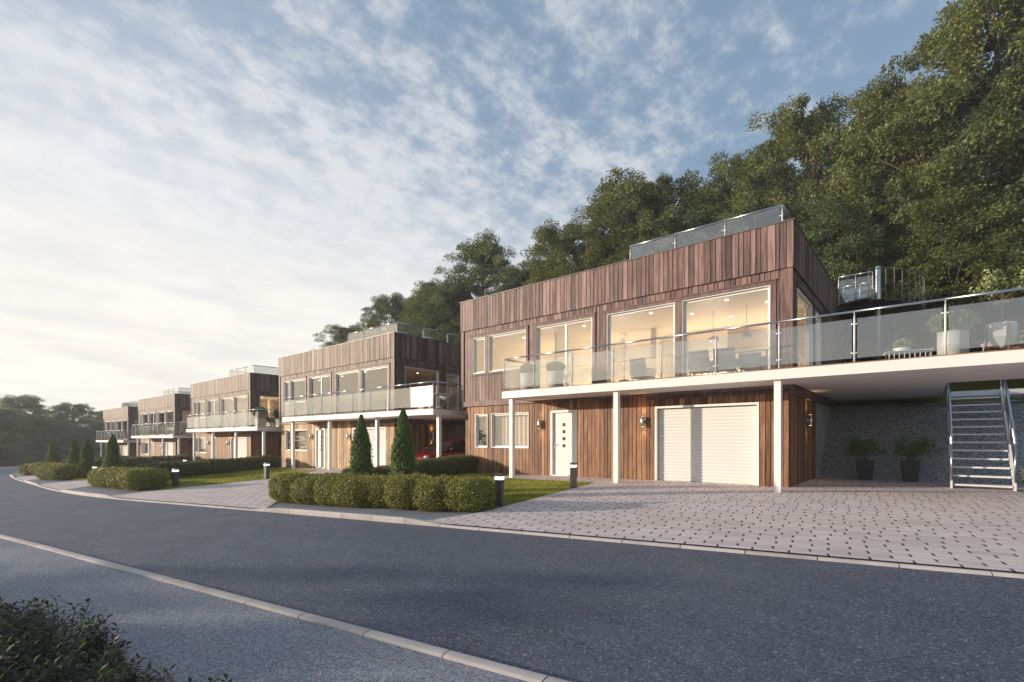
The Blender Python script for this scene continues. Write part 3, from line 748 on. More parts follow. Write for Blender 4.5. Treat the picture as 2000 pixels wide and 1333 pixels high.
railing(t, [(.2, 9.0), (.72, 9.0), (1.22, 9.0)], 6.2, 7.27)

# ------------------------------------------------------------------ plants
def rng(seed): return np.random.default_rng(seed)
def crown_mesh(seed, H=12.0, Rc=3.6, z0=1.6, ncl=330, nl=400, ls=.142, m=None, name='crown'):
    r = rng(seed); P = []; D = []; NN = []; T = []; cl = []
    lobes = [(r.uniform(0, 6.28), r.integers(2, 5), r.uniform(.08, .2)) for _ in range(3)]
    for i in range(ncl):
        zt = (i + r.uniform(0, 1)) / ncl; az = i * 2.39996 + r.uniform(-.5, .5)
        env = Rc * (math.sin(math.pi * (.17 + .74 * zt)) ** .8) * (1 + sum(a * math.sin(k * az + p + zt * 4) for p, k, a in lobes)) * r.uniform(.86, 1.12)
        rad = env * math.sqrt(r.uniform(.18, 1.0)); z = z0 + (H - z0 - .5) * zt + r.uniform(-.25, .25)
        c = np.array([rad * math.cos(az), rad * math.sin(az), z]); cl.append(c)
        sz = r.uniform(.45, .95) * (1.1 - .35 * zt); n = int(nl * sz)
        out = np.array([math.cos(az), math.sin(az), 0.0]); tang = np.array([-out[1], out[0], 0.0])
        w = unit(r.normal(size=(n, 3))) * (r.uniform(.1, 1, (n, 1)) ** .5)
        # a spray: long outwards, flat, its tip hanging
        lo = w[:, :1] * 1.25 * sz; la = w[:, 1:2] * .85 * sz; lz = w[:, 2:] * .60 * sz
        u = lo * out + la * tang + lz * np.array([0, 0, 1.0]); u[:, 2] += -.16 * (lo[:, 0] + .3) ** 2 / max(sz, .3) + .30 * lo[:, 0] * (zt - .35)
        P.append(c + u)
        d = unit(u * np.array([1, 1, .3])) * .8 + out * .6 + r.normal(size=(n, 3)) * .5; d[:, 2] -= .35; D.append(d)
        nn = r.normal(size=(n, 3)) * .55; nn[:, 2] += .55; nn += unit(u) * .3 + out * .45; NN.append(nn)
        T.append(np.clip(r.normal(.42 + r.uniform(-.18, .18), .15, n), 0, 1))
    P = np.vstack(P); D = np.vstack(D); NN = np.vstack(NN); T = np.concatenate(T); k = len(P)
    V, F = leaf_quads(P, D, NN, r.uniform(.75, 1.3, k) * ls, r.uniform(.4, .62, k) * ls)
    return V, F, T, cl
def tree_proto(seed, H=12.0, Rc=3.6, **kw):
    V, F, T, cl = crown_mesh(seed, H, Rc, **kw)
    r = random.Random(seed)
    root = empty('broadleaf_tree', (0, 0, 0))
    tr = MB(); p = Vector((0, 0, -1.0)); rad = .24
    spine = [p]
    for k in range(7):
        q = Vector((r.uniform(-.3, .3), r.uniform(-.3, .3), H * (.02 + .135 * (k + 1) - .02))); tr.tube(spine[-1], q, rad, rad * .82, 9, False); rad *= .82; spine.append(q)
    for c in cl:
        c = Vector(c); 
        if r.random() < .62:
            s = min(spine, key=lambda q: abs(q.z - max(.8, c.z - .45 * math.hypot(c.x, c.y) - .3)))
            mid = s.lerp(c, .55) + Vector((r.uniform(-.2, .2), r.uniform(-.2, .2), -.12)); tr.tube(s, mid, .06, .035, 5, False); tr.tube(mid, c, .035, .012, 5, False)
    tr.build('trunk', M_BARK, root, True)
    np_mesh('crown', V, F, T, M_TREE, root)
    return root
TP = [tree_proto(101), tree_proto(102, 12.0, 3.9), tree_proto(103, 12.0, 3.3), tree_proto(104, 12.0, 3.7)]
used = set()
def put_tree(k, x, y, zb, zt, rad, rz, label, group, m=None):
    base = TP[k]
    if k in used: t = copy_tree(base)
    else: t = base; used.add(k)
    t.location = (x, y, zb); t.rotation_euler = (0, 0, rz); s = rad / 3.7; t.scale = (s, s, (zt - zb) / 12.3)
    tag(t, label, 'tree', group)
    if m:
        for c in children(t):
            if c.name.startswith('crown'): c.material_slots[0].link = 'OBJECT'; c.material_slots[0].material = m
    return t
# x, y, top, radius, label
TREES = [
 (-52.6, 20, 15.9, 3.2, 'small rounded tree standing alone above the roof of the house beside the car'),
 (-39.6, 17, 16.6, 3.0, 'tree behind the left half of the roof terrace of the house beside the car'),
 (-36.0, 18, 15.2, 2.6, 'low tree between two taller trees behind the second roof terrace'),
 (-30.4, 15, 15.6, 3.2, 'tree behind the right end of the second house roof terrace'),
 (-24.3, 14.5, 17.8, 3.0, 'tall tree left of the first gap above the large house roof'),
 (-26.8, 13, 14.2, 2.6, 'tree filling the space between the two nearest houses'),
 (-19.6, 13.5, 14.0, 2.4, 'lower pointed tree above the far left corner of the large house roof'),
 (-16.9, 15, 16.9, 3.0, 'tree above the left third of the large house roof'),
 (-12.4, 15, 18.7, 3.6, 'broad tree behind the middle of the large house, left of the roof railing'),
 (-9.6, 16, 17.9, 3.2, 'tree behind the left post of the large house roof railing'),
 (-8.2, 20, 18.2, 3.2, 'dark tree set back in the dip of the skyline behind roof railing'),
 (-5.7, 16, 18.0, 2.6, 'tree with stepped left edge behind the large house roof railing'),
 (-2.3, 15, 19.2, 2.9, 'tall round topped tree over the right end of the roof railing'),
 (1.3, 14.5, 18.2, 2.6, 'tree rising behind the roof corner of the large house'),
 (3.1, 18, 18.6, 3.0, 'tree further up the slope between the roof corner and spiral stairs'),
 (4.6, 13.6, 20.4, 3.3, 'tallest tree at the top right corner of the view'),
 (7.4, 13.6, 19.0, 3.4, 'tree cut off by the right edge of the view'),
 (0.2, 12.0, 12.6, 2.3, 'lower tree directly behind the spiral staircase'),
 (3.4, 11.6, 11.6, 2.4, 'lower tree right of the spiral staircase over the balcony'),
 (6.4, 11.2, 10.8, 2.4, 'lower tree at the right edge behind the balcony planters'),
 (-4.0, 12.6, 13.2, 2.4, 'tree close behind the flat roof of the large house'),
]
for i, (x, y, zt, rad, lab) in enumerate(TREES):
    put_tree(i % 4, x, y, hill(x, y) - .1, zt, rad * 1.22, (i * 1.9) % 6.28, lab, 'trees on the slope behind the houses', (None, M_TREE2, None, M_TREE3, M_TREE2)[i % 5])
FARS = [(-97.4, -6.9, 6.3, 4.2, 'far tree at the left edge of the view beyond the road end'), (-102.2, -4.4, 8.5, 4.6, 'tallest far tree at the end of the road'),
 (-93, -3.2, 5.0, 3.6, 'low far tree in front of the tallest tree at road end'), (-103, 2.0, 7.6, 4.6, 'far tree left of the last house, behind the columnar shrubs'),
 (-99, -.2, 4.6, 3.0, 'small far tree in the dip between two big trees at road end'), (-108, 7.5, 6.8, 4.2, 'far tree directly beside the last house wall'),
 (-96.7, -9.6, 7.2, 4.4, 'far tree at the outer side of the road bend'), (-97, 4.2, 4.2, 3.4, 'low far tree behind the last front hedge'), (-118, 14, 8.0, 4.6, 'far tree behind the farthest house roof'),
 (-92, 8.5, 4.2, 3.4, 'low far tree behind the farthest house balcony')]
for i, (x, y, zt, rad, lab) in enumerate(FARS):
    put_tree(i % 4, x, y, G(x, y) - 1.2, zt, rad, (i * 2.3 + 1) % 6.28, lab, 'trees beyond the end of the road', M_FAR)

# wood across the road, outside the view: it shades the near road and mirrors in the glass
def wood_mass(spots):
    Vs = []; Fs = []; Ts = []; n = 0
    for i, (X, Y, h, rad) in enumerate(spots):
        x = 2.75 + .767 * X - .6416 * Y; y = -14.41 + .6416 * X + .767 * Y; V, F, T, cl = crown_mesh(300 + i, 12, 3.6, ncl=70, nl=130, ls=.42)
        V = V * np.array([rad / 3.6, rad / 3.6, h / 12]) + np.array([x, y, G(x, y) - .4]); Vs.append(V); Fs.append(F + n); Ts.append(T); n += len(V)
    o = np_mesh('wood_edge', np.vstack(Vs), np.vstack(Fs), np.concatenate(Ts), M_TREE); tag(o, kind='stuff')
wood_mass([(-30, -2, 7.0, 3.2), (-32, 2.2, 6.8, 3.0), (-31, 5.6, 6.6, 2.4), (-36, 8.2, 5.8, 2.0)] + [(-64 - (k % 3) * 3, 14 + k * 4.3, 5.2 + (k * 7 % 5) * .35, 3.2) for k in range(9)])

def hedge(name, mounds, n, leaf, m, label, cat, group, pw=.76, seed=1):
    """mounds: (x, y, rx, ry, h, rot); a shell of small leaves over dark cores"""
    r = rng(seed); area = np.array([a[2] * a[4] + a[3] * a[4] + a[2] * a[3] for a in mounds]); per = (n * area / area.sum()).astype(int)
    P = []; NN = []; T = []; CV = []; CF = []
    for (x, y, rx, ry, h, rot), k in zip(mounds, per):
        u = unit(r.normal(size=(k, 3))); u[:, 2] = np.abs(u[:, 2]) * 1.0; flip = r.random(k) < .42; u[flip, 2] *= -1
        s = np.sign(u) * np.abs(u) ** pw; q = s * np.array([rx, ry, h * .5]) * (1 + r.normal(0, .035, (k, 1))); q[:, 2] += h * .5
        c, s_ = math.cos(rot), math.sin(rot); xy = np.stack([q[:, 0] * c - q[:, 1] * s_ + x, q[:, 0] * s_ + q[:, 1] * c + y], 1)
        gz = np.array([G(float(a), float(b)) for a, b in xy[:1]])[0]
        P.append(np.column_stack([xy, q[:, 2] + gz - .02])); nn = u.copy(); nx = nn[:, 0] * c - nn[:, 1] * s_; nyy = nn[:, 0] * s_ + nn[:, 1] * c; NN.append(np.column_stack([nx, nyy, nn[:, 2]]))
        q_ = r.random(k) < .05; P[-1][q_] += NN[-1][q_] * r.uniform(.02, .09, (int(q_.sum()), 1)); T.append(np.clip(r.normal(.5, .2, k) + np.where(q_, .2, 0), 0, 1))
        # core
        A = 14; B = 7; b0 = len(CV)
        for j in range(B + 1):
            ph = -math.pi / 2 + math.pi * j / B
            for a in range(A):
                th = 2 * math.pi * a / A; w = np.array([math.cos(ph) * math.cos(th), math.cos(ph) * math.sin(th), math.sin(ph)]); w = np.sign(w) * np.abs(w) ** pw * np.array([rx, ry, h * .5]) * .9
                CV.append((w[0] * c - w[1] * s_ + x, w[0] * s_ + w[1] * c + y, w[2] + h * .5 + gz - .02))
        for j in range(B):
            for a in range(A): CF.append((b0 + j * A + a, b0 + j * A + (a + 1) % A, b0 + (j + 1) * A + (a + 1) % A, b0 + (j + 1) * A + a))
    P = np.vstack(P); NN = np.vstack(NN); T = np.concatenate(T)
    # drop leaves buried in a neighbouring mound
    keep = np.ones(len(P), bool); i0 = 0
    for mi, k in enumerate(per):
        idx = np.arange(i0, i0 + k); i0 += k
        for mj, (x, y, rx, ry, h, rot) in enumerate(mounds):
            if mj == mi: continue
            c, s_ = math.cos(rot), math.sin(rot); dx = P[idx, 0] - x; dy_ = P[idx, 1] - y; a = (dx * c + dy_ * s_) / rx; b = (-dx * s_ + dy_ * c) / ry; gz = G(x, y); e = (P[idx, 2] - gz - h * .5) / (h * .5)
            keep[idx] &= ~((np.abs(a) ** (2 / pw) + np.abs(b) ** (2 / pw) + np.abs(e) ** (2 / pw)) < .78)
    P = P[keep]; NN = NN[keep]; T = T[keep]; k = len(P)
    D = r.normal(size=(k, 3)) + NN * .7; D[:, 2] += .35; nn = NN + r.normal(size=(k, 3)) * .48
    V, F = leaf_quads(P, D, nn, r.uniform(.7, 1.35, k) * leaf, r.uniform(.45, .7, k) * leaf)
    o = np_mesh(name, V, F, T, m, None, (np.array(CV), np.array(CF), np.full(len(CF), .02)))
    tag(o, label, cat, group); return o
def row(p, q, n, rx, ry, h, seed, jit=.06):
    r = random.Random(seed); a = math.atan2(q[1] - p[1], q[0] - p[0]); out = []
    for i in range(n):
        t = i / (n - 1) if n > 1 else 0
        hh_ = h[0] + (h[1] - h[0]) * t if isinstance(h, tuple) else h; out.append((p[0] + (q[0] - p[0]) * t + r.uniform(-jit, jit), p[1] + (q[1] - p[1]) * t + r.uniform(-jit, jit) * .7, rx * r.uniform(.86, 1.22), ry * r.uniform(.9, 1.1), hh_ * r.uniform(.92, 1.07), a))
    return out
GH = 'rounded front hedges along the pavement'
hedge('front_hedge', row((-9.35, -8.4), (-4.42, -7.12), 8, .44, .55, .71, 1, .13), 110000, .034, M_BOX, 'nearest long front hedge of rounded mounds beside the bollard light', 'hedge', GH, seed=1)
hedge('front_hedge', row((-23.4, -9.4), (-18.7, -9.15), 7, .60, .62, .74, 2), 60000, .05, M_BOX, 'front hedge between the second and third driveways, right of a columnar cypress', 'hedge', GH, seed=2)
hedge('front_hedge', row((-34.1, -9.5), (-32.7, -9.25), 3, .7, .75, .86, 3), 26000, .065, M_BOX, 'short front hedge third from the right, two mounds wide', 'hedge', GH, seed=3)
hedge('front_hedge', row((-45.6, -8.95), (-43.9, -8.6), 2, .95, .85, .9, 4), 16000, .08, M_BOX, 'small round front hedge farthest along the road', 'hedge', GH, seed=4)
GB = 'clipped boundary hedges between the plots'
hedge('boundary_hedge', row((-11.45, -.55), (-11.1, -7.2), 11, .5, .42, (.74, .46), 5, .02), 60000, .04, M_HEDGE, 'clipped dark hedge running from the large right house towards the road', 'hedge', GB, .5, 5)
hedge('boundary_hedge', row((-28.7, -.2), (-24.2, -7.6), 13, .5, .45, .82, 6, .02), 45000, .055, M_HEDGE, 'long clipped hedge in front of the house with two topiaries', 'hedge', GB, .5, 6)
hedge('boundary_hedge', row((-46.0, .6), (-38.4, -7.4), 13, .6, .5, .95, 7, .02), 30000, .075, M_HEDGE, 'clipped hedge in front of the house with the lounger', 'hedge', GB, .5, 7)
hedge('boundary_hedge', row((-63.4, 1.0), (-53, -6.6), 13, .7, .55, .95, 8, .02), 22000, .09, M_HEDGE, 'clipped hedge in front of the farthest house', 'hedge', GB, .5, 8)
hedge('front_hedge', row((4.95, 2.35), (7.5, 2.6), 4, .5, .5, .74, 9), 26000, .036, M_BOX, 'golden rounded hedge at the right edge beside the metal staircase', 'hedge', GH, seed=9)

def cypress(seed):
    r = rng(seed); k = 26000; z = r.uniform(0, 1, k) ** .9; prof = np.interp(z, [0, .06, .2, .45, .7, .88, 1.0], [.72, .95, 1.0, .88, .62, .34, .06])
    th = r.uniform(0, 2 * math.pi, k); tuft = 1 + .20 * np.sin(th * 5 + z * 23 + seed) * np.sin(z * 37 + th * 3) + .12 * np.sin(th * 9 - z * 61) + np.where(r.random(k) < .08, .22, 0) + r.normal(0, .07, k)
    rad = .29 * prof * tuft * r.uniform(.68, 1.03, k); P = np.column_stack([rad * np.cos(th), rad * np.sin(th), .04 + z * 2.16])
    D = np.column_stack([np.cos(th) * .55, np.sin(th) * .55, np.full(k, 1.0)]) + r.normal(size=(k, 3)) * .38
    NN = np.column_stack([np.cos(th), np.sin(th), np.full(k, .1)]) + r.normal(size=(k, 3)) * .5
    V, F = leaf_quads(P, D, NN, r.uniform(.05, .10, k), r.uniform(.014, .026, k))
    root = empty('columnar_cypress', (0, 0, 0))
    np_mesh('crown', V, F, np.clip(r.normal(.45, .2, k), 0, 1), M_CYP, root)
    m = MB(); m.tube((0, 0, -.1), (0, 0, 1.9), .07, .02, 8); m.build('trunk', M_BARK, root, True); return root
CP = [cypress(1), cypress(2)]
for i, (x, y, s, lab) in enumerate([(-8.85, -6.8, .97, 'columnar cypress left of two behind the nearest front hedge'), (-7.07, -6.8, 1.0, 'columnar cypress right of two behind the nearest front hedge, in front of carport'),
      (-25.4, -8.75, .98, 'columnar cypress just left of the second front hedge'), (-32.4, -8.45, .97, 'columnar cypress left of the nearer two small hedges'),
      (-38.4, -8.05, 1.02, 'columnar cypress far along the road behind the third front hedge'), (-46.6, -7.95, 1.12, 'leftmost columnar cypress before the far trees')]):
    t = CP[i] if i < 2 else copy_tree(CP[i % 2])
    t.location = (x, y, G(x, y)); t.rotation_euler = (0, 0, i * 1.3); t.scale = (s * (1 if i < 2 else 1.15),) * 2 + (s,); tag(t, lab, 'cypress', 'columnar cypresses behind the front hedges')

# lawn grass
def in_poly(P, poly):
    c = np.zeros(len(P), bool); n = len(poly)
    for i in range(n):
        x1, y1 = poly[i]; x2, y2 = poly[(i + 1) % n]
        cond = ((y1 > P[:, 1]) != (y2 > P[:, 1])) & (P[:, 0] < (x2 - x1) * (P[:, 1] - y1) / (y2 - y1 + 1e-12) + x1); c ^= cond
    return c
def lawn(poly, n, h, w, seed):
    r = rng(seed); px = [p[0] for p in poly]; py = [p[1] for p in poly]
    Q = np.column_stack([r.uniform(min(px), max(px), n * 2), r.uniform(min(py), max(py), n * 2)]); Q = Q[in_poly(Q, poly)][:n]; k = len(Q)
    Z = np.array([G(a, b) for a, b in Q]) - .03; hh = r.uniform(.55, 1.25, k) * h
    P = np.column_stack([Q, Z + hh * .5]); D = np.column_stack([r.normal(0, .45, k), r.normal(0, .45, k), np.ones(k)]); NN = r.normal(size=(k, 3)); NN[:, 2] *= .2
    V, F = leaf_quads(P, D, NN, hh, r.uniform(.6, 1.3, k) * w)
    patch = .5 + .25 * np.sin(Q[:, 0] * 1.7 + np.sin(Q[:, 1] * 1.3)) * np.sin(Q[:, 1] * 2.1)
    o = np_mesh('lawn_grass', V, F, np.clip(r.normal(0, .18, k) + patch, 0, 1), M_GRASS); tag(o, kind='stuff'); return o
lawn([(-4.1, -6.35), (-4.78, -1.62), (-9.0, -1.62), (-9.0, -.1), (-11.1, -.1), (-11.1, -7.6), (-8.6, -7.9), (-4.2, -6.9)], 90000, .085, .013, 1)
lawn([(-17.75, -8.4), (-18.3, -5.2), (-21.5, -1.1), (-26.5, -1.1), (-26.5, 0.4), (-28.5, .2), (-24.3, -8.9), (-18, -8.9)], 50000, .10, .022, 2)
lawn([(-30.0, -9.0), (-31.5, -5.0), (-36.5, -1.0), (-45, .6), (-38.4, -8.6), (-31, -9.2)], 26000, .12, .035, 3)
lawn([(-43.4, -8.6), (-45.5, -5.0), (-52, -.6), (-62, .8), (-53, -7.5)], 14000, .13, .05, 4)

# bollard lights
def bollard():
    t = empty('bollard_light', (0, 0, 0))
    m = MB(); m.box(-.078, .078, -.078, .078, -.1, .575); m.build('post', M_DARKM, t, bevel=.006)
    m = MB(); m.box(-.080, .080, -.080, .080, .577, .645); m.build('light_band', M_LED, t)
    m = MB(); m.box(-.080, .080, -.080, .080, .647, .70); m.build('cap', M_DARKM, t, bevel=.006); return t
BO = bollard()
for i, (x, y, rz, lab) in enumerate([(-4.25, -6.45, .35, 'dark bollard light at the right end of the nearest front hedge'), (-4.62, -3.0, .35, 'dark bollard light on the lawn corner in front of the white front door'),
     (-18.5, -8.3, .2, 'dark bollard light beside the right end of the second front hedge'), (-18.3, -5.1, .2, 'dark bollard light at the tip of the second lawn by the paved driveway'),
     (-36.4, -2.6, .1, 'bollard light peeking over the long hedge before the house with two topiaries'), (-30.9, -8.4, .1, 'bollard light seen just above the second front hedge, left of its cypress'), (-43.9, -7.9, .1, 'small bollard light above the third front hedge'), (-49.5, -3.2, .1, 'farthest bollard light near the last house post')]):
    t = BO if i == 0 else copy_tree(BO); t.location = (x, y, G(x, y)); t.rotation_euler = (0, 0, rz); tag(t, lab, 'bollard light', 'square bollard lights along the driveways')

# low shrubs in the foreground
def shrub_bed(seed, n, poly, hmax):
    r = rng(seed); px = [p[0] for p in poly]; py = [p[1] for p in poly]; P = []; D = []; NN = []; T = []; L = []
    stems = MB(); cnt = 0
    while cnt < n:
        q = np.array([[r.uniform(min(px), max(px)), r.uniform(min(py), max(py))]])
        if not in_poly(q, poly)[0]: continue
        x, y = q[0]; cnt += 1; z = G(x, y) - .03; h = hmax * r.uniform(.55, 1.1) * (1 + .25 * math.sin(x * 2.1) * math.sin(y * 1.7)); a = r.uniform(0, 6.28); lean = r.uniform(.05, .45)
        top = np.array([x + lean * h * math.cos(a), y + lean * h * math.sin(a), z + h]); base = np.array([x, y, z]); stems.tube(base, top, .004, .002, 4, False)
        k = int(r.integers(20, 34)); young = r.random() < .10
        for j in range(k):
            t = .22 + .8 * j / k; th = a + j * 2.4 + r.uniform(-.3, .3); d = np.array([math.cos(th), math.sin(th), r.uniform(-.05, .6) + (.7 if j > k - 4 else 0)])
            ln = r.uniform(.038, .068); c = base + (top - base) * min(t, 1) + d / np.linalg.norm(d) * (ln * .5 + .012)
            P.append(c); D.append(d); nn = np.array([0, 0, 1.0]) - .35 * d + r.normal(size=3) * .22; NN.append(nn); L.append(ln); T.append(np.clip(r.normal(.30, .13), 0, .6) if not (young and j > k - 9) else r.uniform(.85, 1))
    P = np.array(P); D = unit(np.array(D)); NN = np.array(NN); L = np.array(L)[:, None]; T = np.array(T)
    S = unit(np.cross(D, NN)); U = unit(np.cross(S, D)); W = L * .40
    # folded leaf: two quads along the midrib
    b = P - D * L * .5; tip = P + D * L * .5 - U * L * .10; mid = P + U * L * .02
    lf = P + S * W * .5 + U * L * .10 - D * L * .04; rt = P - S * W * .5 + U * L * .10 - D * L * .04
    V = np.stack([b, lf, tip, mid, rt], 1).reshape(-1, 3); k = len(P); i = np.arange(k)[:, None] * 5
    F = np.vstack([i + np.array([[0, 3, 2, 1]]), i + np.array([[0, 4, 2, 3]])]); 
    o = np_mesh('low_shrubs', V, F, np.concatenate([T, T]), M_SHRUB); tag(o, kind='stuff')
    s = stems.build('shrub_stems', M_BARK, o)
    return o
shrub_bed(5, 2700, [(-7.5, -14.9), (-5.6, -14.25), (-4.0, -13.95), (-2.6, -13.62), (-1.7, -13.48), (-.9, -13.40), (-.3, -13.33), (.05, -13.28), (.15, -14.2), (-1.5, -15.4), (-4.2, -16.2), (-7.5, -16.4)], .30)

def ball_leaves(name, c, rad, n, leaf, m, parent, seed, up=.3, shell=.5):
    r = rng(seed); u = unit(r.normal(size=(n, 3))); P = np.array(c) + u * np.array(rad) * (r.uniform(shell, 1, (n, 1)) ** .5)
    D = u + r.normal(size=(n, 3)) * .6; D[:, 2] += up; NN = r.normal(size=(n, 3)); NN[:, 2] += .6
    V, F = leaf_quads(P, D, NN, r.uniform(.7, 1.3, n) * leaf, r.uniform(.35, .6, n) * leaf)
    return np_mesh(name, V, F, np.clip(r.normal(.5, .2, n), 0, 1), m, parent)
def fronds(name, c, n, h, spread, m, parent, seed, w=.012, seg=4):
    r = rng(seed); V = []; F = []; T = []
    for i in range(n):
        a = r.uniform(0, 6.28); s = r.uniform(.2, 1) * spread; hh = h * r.uniform(.6, 1.1); b = len(V); S = np.array([-math.sin(a), math.cos(a), 0]) * w
        for k in range(seg + 1):
            t = k / seg; p = np.array(c) + np.array([math.cos(a) * s * t ** 1.5, math.sin(a) * s * t ** 1.5, hh * (t - .35 * t * t * s / spread)]); ww = S * (1 - .85 * t); V += [p - ww, p + ww]
        for k in range(seg): F.append((b + 2 * k, b + 2 * k + 1, b + 2 * k + 3, b + 2 * k + 2)); T.append(r.uniform(.2, .8))
    return np_mesh(name, np.array(V), np.array(F), np.array(T), m, parent)

# ------------------------------------------------------------------ pots and furniture
def pot_plant(loc, pr, ph, lab, plant, group, square=False, pm=M_POT, taper=.92, seed=1, cat='potted plant', name='potted_plant'):
    t = empty(name, loc, 0, lab, cat, group); m = MB(); n = 4 if square else 28; a0 = math.pi / 4 if square else 0; k = math.sqrt(2) if square else 1
    m.lathe([(pr * taper * k, 0), (pr * k, ph), (pr * .9 * k, ph), (pr * .88 * k, ph - .06)], n=n, ang0=a0); m.build('pot', pm, t, not square)
    plant(t, ph); return t
bushy = lambda w, h, n, leaf, m, s: (lambda t, ph: ball_leaves('foliage', (0, 0, ph + h * .5), (w, w, h * .55), n, leaf, m, t, s))
GP = 'white round planters on the balcony of the large house'
pot_plant((-7.72, -1.02, 2.915), .28, .58, 'white round planter at the left corner of the large house balcony', bushy(.30, .30, 700, .10, M_POTL, 1), GP, seed=1)
pot_plant((-6.62, -.98, 2.915), .27, .56, 'white round planter with leafy bush in front of the sliding balcony door', bushy(.32, .30, 800, .10, M_POTL, 2), GP, seed=2)
pot_plant((3.13, -1.02, 2.915), .245, .50, 'large white round planter with pale bush beside a railing post at right', bushy(.42, .40, 900, .085, M_LIME, 3), GP, taper=1, seed=3)
# octagonal planter on a wooden frame with a young tree
t = empty('octagonal_planter', (3.86, -.72, 2.915), 0, 'white octagonal planter on wooden legs holding a young bare tree', 'planter')
m = MB(); m.lathe([(.10, .14), (.225, .34), (.225, .62), (.205, .62), (.2, .58)], n=8, ang0=.2); m.build('pot', M_POT, t)
m = MB()
for a in (.3, 1.87, 3.44, 5.01): m.box(.245 * math.cos(a) - .018, .245 * math.cos(a) + .018, .245 * math.sin(a) - .018, .245 * math.sin(a) + .018, 0, .56)
m.box(-.26, .26, -.02, .02, .10, .14); m.box(-.02, .02, -.26, .26, .095, .135); m.build('wooden_stand', M_DECK, t)
m = MB(); rr = random.Random(4); m.tube((0, 0, .5), (.02, .0, 1.05), .016, .012, 7); tips = []
for k in range(9):
    a = rr.uniform(0, 6.28); s = Vector((.02, 0, rr.uniform(.8, 1.1))); e = s + Vector((math.cos(a) * rr.uniform(.15, .35), math.sin(a) * rr.uniform(.15, .35), rr.uniform(.3, .65))); m.tube(s, e, .009, .004, 5); tips.append(e)
m.build('trunk', M_BARK, t)
r_ = rng(8); P = np.vstack([np.array(e) + r_.normal(0, .09, (26, 3)) for e in tips]); n = len(P); V, F = leaf_quads(P, r_.normal(size=(n, 3)), r_.normal(size=(n, 3)), np.full(n, .075), np.full(n, .04)); np_mesh('foliage', V, F, np.clip(r_.normal(.55, .2, n), 0, 1), M_LIME, t)
# coffee table with bowl
t = empty('garden_table', (2.35, 1.2, 2.915), .2, 'low slatted garden table with a pale tabletop on the right balcony', 'table')
m = MB(); m.box(-.45, .45, -.32, .32, .46, .49); m.build('tabletop', M_POT, t, bevel=.006)
for x in (-.4, .4):
    for y in (-.27, .27): m = MB(); m.tube((x, y, 0), (x * .94, y * .94, .46), .018, n=8); m.build('leg', M_DECK, t)
m = MB()
for k in range(9): m.box(-.4 + k * .1 - .008, -.4 + k * .1 + .008, -.3, -.285, .16, .44)
m.build('slat_rail', M_STEELW, t)
t = empty('bowl_plant', (2.25, 1.18, 3.406), 0, 'white bowl with pale green plant on the garden table', 'potted plant')
m = MB(); m.lathe([(.09, 0), (.19, .09), (.175, .09), (.16, .06)], n=24); m.build('pot', M_POT, t, True); ball_leaves('foliage', (0, 0, .20), (.19, .19, .13), 420, .06, M_LIME, t, 9)
# lounge chair at the right edge
def lounger(loc, rz, lab, cush, s=1.0):
    t = empty('lounge_chair', loc, rz, lab, 'lounge chair'); t.scale = (s, s, s)
    m = MB(); m.add([(-.3, -.5, .30), (.3, -.5, .30), (.3, .25, .26), (-.3, .25, .26), (-.3, -.5, .38), (.3, -.5, .38), (.3, .25, .34), (-.3, .25, .34)], [(0, 3, 2, 1), (4, 5, 6, 7), (0, 1, 5, 4), (1, 2, 6, 5), (2, 3, 7, 6), (3, 0, 4, 7)]); m.build('seat', cush, t, bevel=.02)
    m = MB(); m.add([(-.3, .25, .28), (.3, .25, .28), (.28, .80, .92), (-.28, .80, .92), (-.3, .18, .34), (.3, .18, .34), (.28, .72, .98), (-.28, .72, .98)], [(0, 3, 2, 1), (4, 5, 6, 7), (0, 1, 5, 4), (1, 2, 6, 5), (2, 3, 7, 6), (3, 0, 4, 7)]); m.build('backrest', cush, t, bevel=.02)
    for x in (-.31, .31):
        m = MB(); m.tube((x, -.48, 0), (x, -.42, .5), .014, n=7); m.tube((x, -.42, .5), (x, .45, .56), .014, n=7); m.tube((x, .45, .56), (x, .62, 0), .014, n=7); m.build('side_frame', M_STEELW, t)
    return t
lounger((4.15, .35, 2.915), R(-100), 'beige lounge chair at the right edge of the large balcony', M_CURT)
lounger(hp(3, 3.4, -.2, 2.915), R(-110), 'white reclining lounger on the balcony of the fourth house from right', M_POT, 1.25)

# planters under the carport
for x, lab in ((1.26, 'tapered dark square planter left of two against the gravel slope'), (2.34, 'tapered dark square planter right of two, beside the metal staircase')):
    t = empty('square_planter', (x, 4.3, .02), .05, lab, 'planter', 'dark square planters under the balcony')
    m = MB(); k = math.sqrt(2); m.lathe([(.175 * k, 0), (.235 * k, .60), (.22 * k, .60), (.21 * k, .55)], n=4, ang0=math.pi / 4); m.build('pot', M_DPOT, t)
    m = MB(); rr = random.Random(int(x * 10))
    for k in range(14): a = rr.uniform(0, 6.28); m.tube((0, 0, .5), (.3 * math.cos(a) * rr.random(), .3 * math.sin(a) * rr.random(), .95), .006, .003, 5)
    m.build('stems', M_BARK, t); r = rng(int(x * 77)); n = 2600
    cs = r.normal(0, 1, (26, 3)) * np.array([.23, .23, .11]) + np.array([0, 0, .98]); P = np.vstack([c + r.normal(0, .07, (100, 3)) for c in cs]); n = len(P); D = r.normal(size=(n, 3)); D[:, 2] += .3
    V, F = leaf_quads(P, D, r.normal(size=(n, 3)) + np.array([0, 0, .6]), r.uniform(.05, .09, n), r.uniform(.018, .03, n)); np_mesh('foliage', V, F, np.clip(r.normal(.4, .2, n), 0, 1), M_POTL, t)

